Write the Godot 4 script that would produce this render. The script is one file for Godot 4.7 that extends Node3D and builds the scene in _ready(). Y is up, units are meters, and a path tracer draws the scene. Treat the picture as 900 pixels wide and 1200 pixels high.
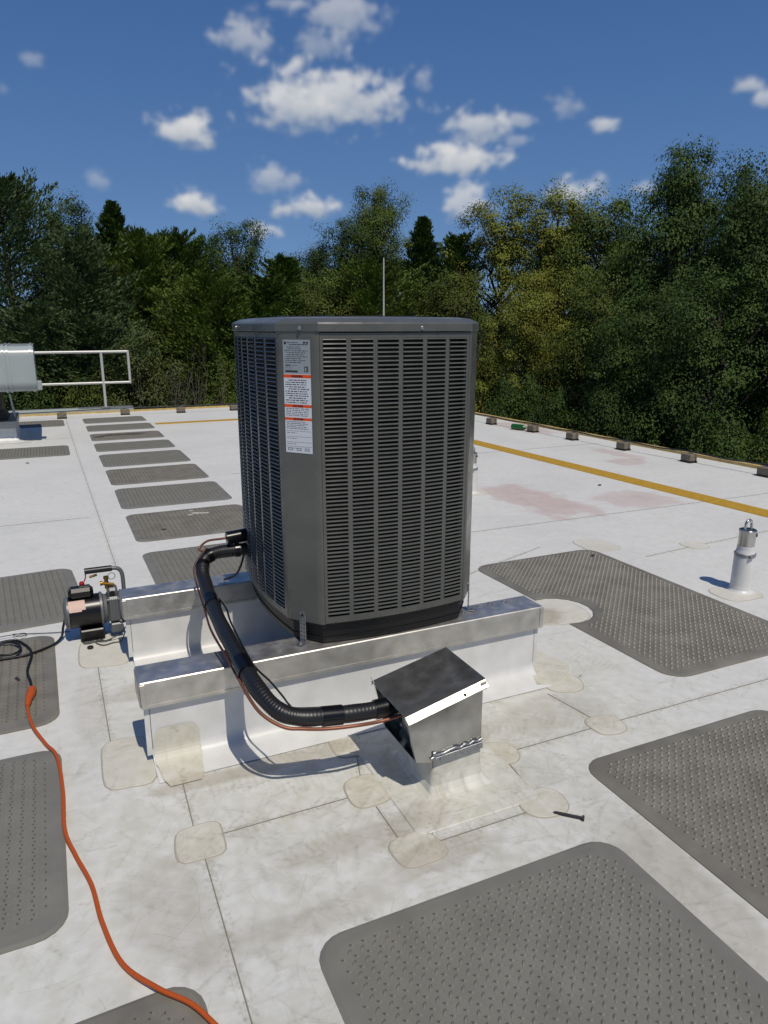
extends Node3D
# A packaged condenser on a white membrane roof, edged by woods. +X runs along the curbs, -Z towards the far roof edge.

const ROOF_X := -3.0
const ROOF_Z := -15.0
const ROOF_W := 11.0
const ROOF_D := 15.0
const SEAMS := [[0.285, -2.37, 0.275, -2.055], [0.28, -1.89, 0.262, -0.6], [0.075, -3.37, 0.075, -2.68], [0.245, -9.2, 0.285, -4.9], [0.22, -13.4, 0.245, -9.2],
		[0.375, -2.335, 0.83, -2.335], [0.955, -2.335, 1.86, -2.335], [2.04, -2.335, 2.08, -2.36],
		[0.35, -1.98, 0.775, -1.98], [1.46, -1.98, 1.82, -1.98], [1.96, -1.98, 4.6, -1.96], [0.90, -2.2, 0.862, -2.075], [0.845, -1.90, 0.845, -1.735],
		[0.95, -1.665, 1.285, -1.665], [1.385, -1.92, 1.365, -1.755], [0.99, -1.75, 0.93, -1.68], [1.27, -1.80, 1.33, -1.74],
		[1.83, -2.28, 1.87, -2.04], [3.63, -3.56, 4.08, -3.60], [4.22, -3.61, 5.3, -3.68], [2.3, -3.75, 3.1, -4.05], [1.9, -4.6, 6.8, -4.55], [-1.0, -6.3, 0.2, -6.3], [1.7, -7.6, 6.7, -7.6], [-0.9, -11.1, 0.24, -11.1], [4.1, -14.0, 4.35, -7.6]]
var rng := RandomNumberGenerator.new()
var taken := {}
var M := {}


# ------------------------------------------------------------------ mesh builder
class MB:
	var v := PackedVector3Array()
	var n := PackedVector3Array()
	var uv := PackedVector2Array()
	var c := PackedColorArray()
	var idx := PackedInt32Array()
	var colour := Color(1, 1, 1)
	var coloured := false
	var roof_mapped := false
	var offset := Vector3.ZERO
	var xf := Transform3D()

	func vert(p: Vector3, nn: Vector3, u := Vector2.ZERO) -> int:
		v.append(xf * p)
		n.append((xf.basis * nn).normalized())
		uv.append(u)
		c.append(colour)
		return v.size() - 1

	func face(a: int, b: int, d: int) -> void:
		# Godot's front faces run clockwise: the cross product points away from the outward normal
		if (v[b] - v[a]).cross(v[d] - v[a]).dot(n[a] + n[b] + n[d]) > 0.0:
			idx.append_array(PackedInt32Array([a, d, b]))
		else:
			idx.append_array(PackedInt32Array([a, b, d]))

	func tri(a: Vector3, b: Vector3, d: Vector3, nn: Vector3) -> void:
		face(vert(a, nn, Vector2(a.x, a.z)), vert(b, nn, Vector2(b.x, b.z)), vert(d, nn, Vector2(d.x, d.z)))

	func quad(a: Vector3, b: Vector3, d: Vector3, e: Vector3, nn: Vector3, ua := Vector2(0, 0), ub := Vector2(1, 0), ud := Vector2(1, 1), ue := Vector2(0, 1)) -> void:
		var i := vert(a, nn, ua)
		var j := vert(b, nn, ub)
		var k := vert(d, nn, ud)
		var l := vert(e, nn, ue)
		face(i, j, k)
		face(i, k, l)

	# quad facing away from a centre
	func quad_out(a: Vector3, b: Vector3, d: Vector3, e: Vector3, centre: Vector3) -> void:
		var nn := (d - a).cross(e - b).normalized()
		if nn.dot((a + b + d + e) / 4.0 - centre) < 0.0:
			nn = -nn
		quad(a, b, d, e, nn)

	func box(centre: Vector3, size: Vector3, bevel := 0.0, turn := Basis()) -> void:
		var h := size / 2.0
		var b: float = min(bevel, min(h.x, min(h.y, h.z)) * 0.9)
		var keep := xf
		xf = xf * Transform3D(turn, centre)
		for ax in 3:
			var u := (ax + 1) % 3
			var w := (ax + 2) % 3
			for s in [-1.0, 1.0]:
				var pts := []
				for q in [[-1, -1], [1, -1], [1, 1], [-1, 1]]:
					var p := Vector3.ZERO
					p[ax] = s * h[ax]
					p[u] = q[0] * (h[u] - b)
					p[w] = q[1] * (h[w] - b)
					pts.append(p)
				var nn := Vector3.ZERO
				nn[ax] = s
				quad(pts[0], pts[1], pts[2], pts[3], nn)
		if b > 0.0:
			for ax in 3:
				var u := (ax + 1) % 3
				var w := (ax + 2) % 3
				for su in [-1.0, 1.0]:
					for sw in [-1.0, 1.0]:
						var p := []
						for s in [-1.0, 1.0]:
							for k in [0, 1]:
								var q := Vector3.ZERO
								q[ax] = s * (h[ax] - b)
								q[u] = su * (h[u] - (b if k == 1 else 0.0))
								q[w] = sw * (h[w] - (0.0 if k == 1 else b))
								p.append(q)
						var nn := Vector3.ZERO
						nn[u] = su
						nn[w] = sw
						quad(p[0], p[1], p[3], p[2], nn.normalized())
			for sx in [-1.0, 1.0]:
				for sy in [-1.0, 1.0]:
					for sz in [-1.0, 1.0]:
						var o := Vector3(sx, sy, sz)
						tri(o * Vector3(h.x, h.y - b, h.z - b), o * Vector3(h.x - b, h.y, h.z - b), o * Vector3(h.x - b, h.y - b, h.z), o.normalized())
		xf = keep

	func tube(pts: PackedVector3Array, r: float, sides := 10, caps := true, radii := PackedFloat32Array()) -> void:
		var side := Vector3.UP
		var rows := []
		var run := 0.0
		for i in pts.size():
			var t := (pts[min(i + 1, pts.size() - 1)] - pts[max(i - 1, 0)]).normalized()
			if i == 0:
				side = t.cross(Vector3.UP)
				if side.length() < 0.05:
					side = t.cross(Vector3.RIGHT)
			else:
				run += pts[i].distance_to(pts[i - 1])
			side = (side - t * side.dot(t)).normalized()
			var up := side.cross(t)
			var rr: float = radii[i] if radii.size() else r
			var lean := 0.0
			if radii.size():
				var i0: int = max(i - 1, 0)
				var i1: int = min(i + 1, pts.size() - 1)
				lean = (radii[i1] - radii[i0]) / maxf(1e-5, pts[i1].distance_to(pts[i0]))
			var row := PackedInt32Array()
			for k in sides + 1:
				var a := TAU * k / sides
				var nn := side * cos(a) + up * sin(a)
				row.append(vert(pts[i] + nn * rr, nn - t * lean, Vector2(float(k) / sides, run)))
			rows.append(row)
			if caps and (i == 0 or i == pts.size() - 1):
				var out := -t if i == 0 else t
				var m := vert(pts[i], out)
				for k in sides:
					var a := TAU * k / sides
					var b := TAU * (k + 1) / sides
					face(m, vert(pts[i] + (side * cos(a) + up * sin(a)) * rr, out), vert(pts[i] + (side * cos(b) + up * sin(b)) * rr, out))
		for i in rows.size() - 1:
			for k in sides:
				face(rows[i][k], rows[i][k + 1], rows[i + 1][k + 1])
				face(rows[i][k], rows[i + 1][k + 1], rows[i + 1][k])

	# profile of (radius, height) round the y axis, in place at t
	func lathe(profile: Array, sides: int, t := Transform3D()) -> void:
		var keep := xf
		xf = xf * t
		for i in profile.size() - 1:
			var a: Vector2 = profile[i]
			var b: Vector2 = profile[i + 1]
			var d := b - a
			var nn := Vector2(d.y, -d.x).normalized()
			if profile[0].y > profile[-1].y:
				nn = -nn
			var row := []
			for k in sides + 1:
				var ang := TAU * k / sides
				var ca := cos(ang)
				var sa := sin(ang)
				var nv := Vector3(nn.x * ca, nn.y, nn.x * sa)
				row.append([vert(Vector3(a.x * ca, a.y, a.x * sa), nv, Vector2(float(k) / sides, a.y)), vert(Vector3(b.x * ca, b.y, b.x * sa), nv, Vector2(float(k) / sides, b.y))])
			for k in sides:
				face(row[k][0], row[k + 1][0], row[k + 1][1])
				face(row[k][0], row[k + 1][1], row[k][1])
		xf = keep

	# rings of outline points (Vector2 = x, z) at heights; the last one is closed with a flat top
	func stack(rings: Array, heights: Array, close_top := true) -> void:
		for i in rings.size() - 1:
			var lo: PackedVector2Array = rings[i]
			var hi: PackedVector2Array = rings[i + 1]
			for k in lo.size():
				var k2 := (k + 1) % lo.size()
				var a := Vector3(lo[k].x, heights[i], lo[k].y)
				var b := Vector3(lo[k2].x, heights[i], lo[k2].y)
				var d := Vector3(hi[k2].x, heights[i + 1], hi[k2].y)
				var e := Vector3(hi[k].x, heights[i + 1], hi[k].y)
				var nn := (b - a).cross(e - a)
				if nn.length() < 1e-9:
					nn = (d - b).cross(e - b)
				nn = nn.normalized()
				# outward: away from the outline (outlines run with area sign s)
				quad(a, b, d, e, nn * MB.turn_of(lo))
		if close_top:
			var top: PackedVector2Array = rings[-1]
			var ids := Geometry2D.triangulate_polygon(top)
			var at := []
			for p in top:
				at.append(vert(Vector3(p.x, heights[-1], p.y), Vector3.UP, p))
			for i in range(0, ids.size(), 3):
				face(at[ids[i]], at[ids[i + 1]], at[ids[i + 2]])

	static func turn_of(p: PackedVector2Array) -> float:
		var s := 0.0
		for i in p.size():
			s += p[i].cross(p[(i + 1) % p.size()])
		return -1.0 if s > 0.0 else 1.0

	func mesh() -> ArrayMesh:
		var a := []
		a.resize(Mesh.ARRAY_MAX)
		a[Mesh.ARRAY_VERTEX] = v
		a[Mesh.ARRAY_NORMAL] = n
		a[Mesh.ARRAY_TEX_UV] = uv
		if coloured:
			a[Mesh.ARRAY_COLOR] = c
		if roof_mapped:
			var u1 := PackedVector2Array()
			var u2 := PackedVector2Array()
			for p in v:
				var q := p + offset
				u1.append(Vector2(q.x, q.z + q.y))
				u2.append(Vector2((q.x - ROOF_X) / ROOF_W, (q.z + q.y - ROOF_Z) / ROOF_D))
			a[Mesh.ARRAY_TEX_UV] = u1
			a[Mesh.ARRAY_TEX_UV2] = u2
		a[Mesh.ARRAY_INDEX] = idx
		var m := ArrayMesh.new()
		m.add_surface_from_arrays(Mesh.PRIMITIVE_TRIANGLES, a)
		return m


# ------------------------------------------------------------------ naming and tagging
func numbered(called: String, parent: Node) -> String:
	var key := str(parent.get_instance_id()) + called
	taken[key] = taken.get(key, -1) + 1
	return called if taken[key] == 0 else "%s_%03d" % [called, taken[key]]

func put(o: Node3D, called: String, parent: Node = self) -> Node3D:
	o.name = numbered(called, parent)
	parent.add_child(o, true)
	return o

func thing(called: String, label: String, category: String, at := Vector3.ZERO, turn := 0.0, group := "") -> Node3D:
	var o := put(Node3D.new(), called)
	o.position = at
	o.rotation.y = turn
	return tag(o, label, category, group)

func tag(o: Node3D, label: String, category: String, group := "") -> Node3D:
	o.set_meta("label", label)
	o.set_meta("category", category)
	if group:
		o.set_meta("group", group)
	return o

func part(called: String, b: MB, material: Material, parent: Node = self, label := "") -> MeshInstance3D:
	return part_mesh(called, b.mesh(), material, parent, label)

func part_mesh(called: String, m: Mesh, material: Material, parent: Node = self, label := "") -> MeshInstance3D:
	var o := MeshInstance3D.new()
	o.mesh = m
	o.material_override = material
	put(o, called, parent)
	if label:
		o.set_meta("label", label)
	return o

func stuff(o: Node3D) -> Node3D:
	o.set_meta("kind", "stuff")
	return o

func structure(o: Node3D) -> Node3D:
	o.set_meta("kind", "structure")
	return o


# ------------------------------------------------------------------ outlines and curves
func rounded(x0: float, z0: float, x1: float, z1: float, r: float, steps := 5) -> PackedVector2Array:
	var p := PackedVector2Array()
	for q in [[x1 - r, z1 - r, 0.0], [x0 + r, z1 - r, 0.5], [x0 + r, z0 + r, 1.0], [x1 - r, z0 + r, 1.5]]:
		for k in steps + 1:
			var a: float = PI * (q[2] + 0.5 * k / steps)
			p.append(Vector2(q[0] + r * cos(a), q[1] + r * sin(a)))
	return p

func inset(p: PackedVector2Array, d: float) -> PackedVector2Array:
	var s := -MB.turn_of(p)
	var out := PackedVector2Array()
	for i in p.size():
		var a := (p[i] - p[i - 1]).normalized()
		var b := (p[(i + 1) % p.size()] - p[i]).normalized()
		var m := (Vector2(-a.y, a.x) + Vector2(-b.y, b.x)) * s
		m = m / max(0.4, m.length_squared() / 2.0)
		out.append(p[i] + m * d)
	return out

func smooth(points: Array, steps := 8) -> PackedVector3Array:
	var p := PackedVector3Array()
	for i in points.size() - 1:
		var a: Vector3 = points[max(i - 1, 0)]
		var b: Vector3 = points[i]
		var d: Vector3 = points[i + 1]
		var e: Vector3 = points[min(i + 2, points.size() - 1)]
		for k in steps:
			p.append(b.cubic_interpolate(d, a, e, float(k) / steps))
	p.append(points[-1])
	return p

func line(a: Vector3, b: Vector3) -> PackedVector3Array:
	return PackedVector3Array([a, b])

func wobbly(cx: float, cz: float, rx: float, rz: float, turn: float, squareness := 3.2, wob := 0.05) -> PackedVector2Array:
	var p := PackedVector2Array()
	var ph := rng.randf() * TAU
	for k in 28:
		var a := TAU * k / 28.0
		var ca := cos(a)
		var sa := sin(a)
		var r := pow(pow(absf(ca), squareness) + pow(absf(sa), squareness), -1.0 / squareness)
		r *= 1.0 + wob * sin(2.0 * a + ph) * 0.6 + wob * sin(3.0 * a + ph * 2.0) * 0.5
		p.append(Vector2(cx, cz) + Vector2(ca * r * rx, sa * r * rz).rotated(turn))
	return p

func segment(x: float, z: float, x2: float, z2: float, w: float) -> PackedVector2Array:
	var a := Vector2(x, z)
	var b := Vector2(x2, z2)
	var s := (b - a).normalized().orthogonal() * w / 2.0
	return PackedVector2Array([a + s, b + s, b - s, a - s])


# ------------------------------------------------------------------ textures and materials
func noise(freq: float, seed_: int, octaves := 4, type := FastNoiseLite.TYPE_SIMPLEX_SMOOTH) -> FastNoiseLite:
	var f := FastNoiseLite.new()
	f.noise_type = type
	f.seed = seed_
	f.frequency = freq
	f.fractal_octaves = octaves
	return f

func bytes_of(f: FastNoiseLite, w: int, h: int, seamless := false) -> PackedByteArray:
	var im := f.get_seamless_image(w, h) if seamless else f.get_image(w, h)
	im.convert(Image.FORMAT_L8)
	return im.get_data()

func tone_texture(f: FastNoiseLite, size: int, lo: Color, hi: Color) -> ImageTexture:
	var b := bytes_of(f, size, size, true)
	var o := PackedByteArray()
	o.resize(size * size * 3)
	for i in size * size:
		var t := b[i] / 255.0
		var q := lo.lerp(hi, t)
		o[i * 3] = int(q.r * 255.0)
		o[i * 3 + 1] = int(q.g * 255.0)
		o[i * 3 + 2] = int(q.b * 255.0)
	return ImageTexture.create_from_image(Image.create_from_data(size, size, false, Image.FORMAT_RGB8, o))

func mat(called: String, colour: Color, rough := 0.6, metal := 0.0) -> StandardMaterial3D:
	var m := StandardMaterial3D.new()
	m.resource_name = called
	m.albedo_color = colour
	m.roughness = rough
	m.metallic = metal
	M[called] = m
	return m

func textured(called: String, tex: Texture2D, scale: float, rough := 0.6, metal := 0.0) -> StandardMaterial3D:
	var m := mat(called, Color.WHITE, rough, metal)
	m.albedo_texture = tex
	m.uv1_triplanar = true
	m.uv1_world_triplanar = true
	m.uv1_scale = Vector3.ONE * scale
	return m

func rough_map(m: StandardMaterial3D, tex: Texture2D, rough: float) -> void:
	m.roughness = rough
	m.roughness_texture = tex
	m.roughness_texture_channel = BaseMaterial3D.TEXTURE_CHANNEL_RED

const RW := 1500
const RH := 2046

func blend_px(o: PackedByteArray, x: int, y: int, q: Color, a: float) -> void:
	if x < 0 or y < 0 or x >= RW or y >= RH:
		return
	var i := (y * RW + x) * 3
	o[i] = int(lerpf(o[i], q.r * 255.0, a))
	o[i + 1] = int(lerpf(o[i + 1], q.g * 255.0, a))
	o[i + 2] = int(lerpf(o[i + 2], q.b * 255.0, a))

func roof_grime() -> ImageTexture:
	# dirt, scuffs and stains of the membrane over the part of the roof in view; multiplied over its white
	var blot := bytes_of(noise(0.006, 11, 5), RW, RH)
	var smear_n := noise(0.024, 23, 5)
	smear_n.domain_warp_enabled = true
	smear_n.domain_warp_amplitude = 14.0
	smear_n.domain_warp_frequency = 0.03
	var smear := bytes_of(smear_n, RW, RH)
	var speck := bytes_of(noise(0.11, 37, 3), RW, RH)
	var o := PackedByteArray()
	o.resize(RW * RH * 3)
	for y in RH:
		var z := ROOF_Z + ROOF_D * y / RH
		for x in RW:
			var i := y * RW + x
			var wx := ROOF_X + ROOF_W * x / RW
			var walk := exp(-((wx - 0.9) * (wx - 0.9) / 2.6 + (z + 1.7) * (z + 1.7) / 1.9))
			var d := maxf(0.0, (smear[i] - 120) / 128.0) * (0.05 + 0.20 * walk)
			d += maxf(0.0, (blot[i] - 140) / 115.0) * (0.08 + 0.14 * walk)
			d += 0.10 * walk + (speck[i] - 128) / 128.0 * (0.04 + 0.16 * walk)
			d = clampf(d, 0.0, 0.75)
			var g := 1.0 + (blot[i] - 128) / 128.0 * 0.03
			o[i * 3] = clampi(int(255.0 * (0.967 - 0.275 * d) * g), 0, 255)
			o[i * 3 + 1] = clampi(int(255.0 * (0.970 - 0.28 * d) * g), 0, 255)
			o[i * 3 + 2] = clampi(int(255.0 * (0.958 - 0.385 * d) * g), 0, 255)
	# scuff strokes
	for k in 3600:
		var near := k < 2500
		var px := rng.randfn(0.9, 1.0) if near else rng.randf_range(-1.0, 7.0)
		var pz := rng.randfn(-1.7, 0.75) if near else rng.randf_range(-13.5, -1.0)
		var a := rng.randf() * TAU
		var bend := rng.randfn(0.0, 0.012)
		var len := rng.randf_range(0.015, 0.16)
		var dark := rng.randf() < 0.72
		var q := Color(0.66, 0.645, 0.60) if dark else Color(1.0, 1.0, 0.99)
		var al := rng.randf_range(0.05, 0.26)
		var wide := rng.randi_range(1, 2)
		for s in int(len * 140.0):
			px += cos(a) / 140.0
			pz += sin(a) / 140.0
			a += bend
			for t in wide:
				blend_px(o, int((px - ROOF_X) / ROOF_W * RW) + t, int((pz - ROOF_Z) / ROOF_D * RH), q, al * rng.randf())
	# long wrinkles of the sheet, mostly across
	for k in 260:
		var px := rng.randf_range(-2.0, 6.5)
		var pz := rng.randf_range(-13.5, -2.5)
		var a := rng.randfn(0.0, 0.16)
		var al := rng.randf_range(0.05, 0.16)
		for s in int(rng.randf_range(0.2, 1.3) * 140.0):
			px += cos(a) / 140.0
			pz += sin(a) / 140.0
			a += rng.randf_range(-0.03, 0.03)
			blend_px(o, int((px - ROOF_X) / ROOF_W * RW), int((pz - ROOF_Z) / ROOF_D * RH), Color(0.70, 0.70, 0.70), al)
	# dirt caught along the laps
	for sg in SEAMS:
		var a := Vector2(sg[0], sg[1])
		var b := Vector2(sg[2], sg[3])
		for k in int(a.distance_to(b) * 500.0):
			var p := a.lerp(b, rng.randf()) + Vector2(rng.randfn(0.0, 0.012), rng.randfn(0.0, 0.012))
			blend_px(o, int((p.x - ROOF_X) / ROOF_W * RW), int((p.y - ROOF_Z) / ROOF_D * RH), Color(0.70, 0.67, 0.61), rng.randf() * 0.35)
	# boot prints and dragged marks: short parallel bars
	for k in 26:
		var px := rng.randfn(0.8, 0.9)
		var pz := rng.randfn(-1.6, 0.6)
		var turn := rng.randf() * TAU
		for bar in 9:
			for t in 14:
				var p := Vector2(px, pz) + Vector2((t - 7) * 0.006, (bar - 4) * 0.025).rotated(turn)
				blend_px(o, int((p.x - ROOF_X) / ROOF_W * RW), int((p.y - ROOF_Z) / ROOF_D * RH), Color(0.70, 0.68, 0.63), rng.randf() * 0.22)
	# brown smudges where water and dirt settled
	for st in [[2.30, -3.0, 0.20, 0.13, 0.34], [0.45, -1.55, 0.28, 0.06, 0.16], [1.30, -2.15, 0.16, 0.12, 0.24], [1.75, -2.15, 0.3, 0.16, 0.16], [1.5, -1.2, 0.12, 0.4, 0.24], [0.75, -1.78, 0.35, 0.07, 0.2], [0.15, -1.75, 0.12, 0.22, 0.18], [0.3, -3.05, 0.25, 0.1, 0.22], [0.55, -2.28, 0.4, 0.05, 0.3], [0.02, -2.95, 0.07, 0.3, 0.12], [0.95, -1.62, 0.2, 0.07, 0.25]]:
		stain(o, st[0], st[1], st[2], st[3], Color(0.56, 0.50, 0.41), st[4], smear)
	# faded pink marker stains
	for st in [[3.95, -5.25, 0.34, 0.72, 0.27], [4.80, -4.92, 0.42, 0.34, 0.19], [6.05, -6.4, 0.28, 0.26, 0.2], [6.65, -9.3, 0.32, 0.8, 0.22], [6.35, -6.9, 0.15, 0.5, 0.2]]:
		stain(o, st[0], st[1], st[2], st[3], Color(0.72, 0.44, 0.41), st[4], smear)
	return ImageTexture.create_from_image(Image.create_from_data(RW, RH, false, Image.FORMAT_RGB8, o))

func scuffed_tile() -> ImageTexture:
	# a 2.3 m square of the sheet: fine grain, hairline scuffs and short creases
	var im := tone_texture(noise(0.03, 5, 6), 1024, Color(0.848, 0.846, 0.834), Color(0.882, 0.88, 0.868)).get_image()
	im.resize(2048, 2048, Image.INTERPOLATE_CUBIC)
	var o := im.get_data()
	for k in 3000:
		var x := rng.randf() * 2048.0
		var y := rng.randf() * 2048.0
		var a := rng.randf() * TAU
		var bend := rng.randfn(0.0, 0.006)
		var dark := rng.randf() < 0.75
		var al := rng.randf_range(0.08, 0.5)
		var q := Color(0.62, 0.605, 0.56) if dark else Color(0.93, 0.93, 0.92)
		var wide := rng.randi_range(1, 2) if rng.randf() < 0.75 else rng.randi_range(3, 7)
		var fade := al
		for s in int(pow(rng.randf(), 1.8) * 190.0) + 8:
			x += cos(a)
			y += sin(a)
			a += bend
			for t in wide:
				var i := (posmod(int(y - cos(a) * t), 2048) * 2048 + posmod(int(x + sin(a) * t), 2048)) * 3
				var e := (fade if wide < 3 else al * 0.35) * rng.randf()
				o[i] = int(lerpf(o[i], q.r * 255.0, e))
				o[i + 1] = int(lerpf(o[i + 1], q.g * 255.0, e))
				o[i + 2] = int(lerpf(o[i + 2], q.b * 255.0, e))
	return ImageTexture.create_from_image(Image.create_from_data(2048, 2048, false, Image.FORMAT_RGB8, o))

func stain(o: PackedByteArray, cx: float, cz: float, rx: float, rz: float, q: Color, strength: float, ragged: PackedByteArray) -> void:
	for y in range(int((cz - rz * 1.4 - ROOF_Z) / ROOF_D * RH), int((cz + rz * 1.4 - ROOF_Z) / ROOF_D * RH)):
		for x in range(int((cx - rx * 1.4 - ROOF_X) / ROOF_W * RW), int((cx + rx * 1.4 - ROOF_X) / ROOF_W * RW)):
			if x < 0 or y < 0 or x >= RW or y >= RH:
				continue
			var dx := (ROOF_X + ROOF_W * x / RW - cx) / rx
			var dz := (ROOF_Z + ROOF_D * y / RH - cz) / rz
			var r := pow(pow(absf(dx), 3.0) + pow(absf(dz), 3.0), 1.0 / 3.0) + (ragged[y * RW + x] - 128) / 128.0 * 0.45
			var a := smoothstep(1.05, 0.55, r) * strength * (0.7 + 0.5 * ragged[y * RW + x] / 255.0)
			if a > 0.0:
				blend_px(o, x, y, q, a)

func label_texture() -> ImageTexture:
	# the rating plate and warning sheet: rows of small print, too small in the photograph to read
	var w := 256
	var h := 780
	var im := Image.create(w, h, false, Image.FORMAT_RGB8)
	im.fill(Color(0.80, 0.82, 0.84))
	im.fill_rect(Rect2i(0, 0, w, int(h * 0.295)), Color(0.56, 0.59, 0.61))
	var ink := Color(0.10, 0.10, 0.11)
	var row := func(y: float, x0: int, x1: int, tall: int, tone: Color):
		var x := x0
		while x < x1:
			var word := rng.randi_range(8, 34)
			im.fill_rect(Rect2i(x, int(y), min(word, x1 - x), tall), tone)
			x += word + rng.randi_range(4, 9)
	im.fill_rect(Rect2i(12, 14, 20, 18), ink)
	row.call(16, 40, 150, 7, Color(0.3, 0.3, 0.32))
	row.call(14, 190, 236, 12, ink)
	row.call(30, 60, 236, 6, ink)
	for k in 9:
		row.call(46 + k * 13, 14 + rng.randi_range(0, 30), 236 - rng.randi_range(0, 70), 5, Color(0.18, 0.18, 0.2))
	row.call(168, 22, 66, 10, ink)
	row.call(170, 76, 130, 4, Color(0.35, 0.35, 0.37))
	row.call(188, 22, 84, 4, Color(0.35, 0.35, 0.37))
	im.fill_rect(Rect2i(18, 206, 116, 14), Color(0.17, 0.18, 0.2))
	im.fill_rect(Rect2i(196, 178, 36, 38), Color(0.24, 0.25, 0.27))
	im.fill_rect(Rect2i(206, 186, 8, 24), Color(0.7, 0.72, 0.74))
	for bar in [[0.30, 0.33], [0.563, 0.59], [0.682, 0.707]]:
		im.fill_rect(Rect2i(0, int(h * bar[0]), w, int(h * (bar[1] - bar[0]))), Color(0.86, 0.30, 0.04))
	for k in 11:
		row.call(h * 0.345 + k * 15.4, 14 + (30 if k % 4 == 0 else 0), 240 - rng.randi_range(0, 40), 7, Color(0.16, 0.16, 0.18))
	for k in 5:
		row.call(h * 0.598 + k * 12.0, 14, 230 - rng.randi_range(0, 40), 5, Color(0.3, 0.3, 0.32))
	for k in 5:
		row.call(h * 0.716 + k * 12.0, 14, 230 - rng.randi_range(0, 40), 5, Color(0.3, 0.3, 0.32))
	for y in [0.80, 0.85, 0.90, 0.94]:
		im.fill_rect(Rect2i(8, int(h * y), w - 16, 3), Color(0.45, 0.46, 0.48))
		row.call(h * y + 12, 14, 110, 5, Color(0.4, 0.4, 0.42))
	for x in [20, 104, 180]:
		im.fill_rect(Rect2i(x, int(h * 0.955), 46, 20), Color(0.42, 0.44, 0.46))
		im.fill_rect(Rect2i(x + 6, int(h * 0.955) + 5, 34, 10), Color(0.76, 0.78, 0.8))
	return ImageTexture.create_from_image(im)

func foliage(called: String, colour: Color) -> StandardMaterial3D:
	var m := mat(called, colour.linear_to_srgb(), 0.62)
	m.vertex_color_use_as_albedo = true
	m.cull_mode = BaseMaterial3D.CULL_DISABLED
	m.metallic_specular = 0.3
	m.backlight_enabled = true
	m.backlight = Color(0.45, 0.55, 0.25)
	return m

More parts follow.
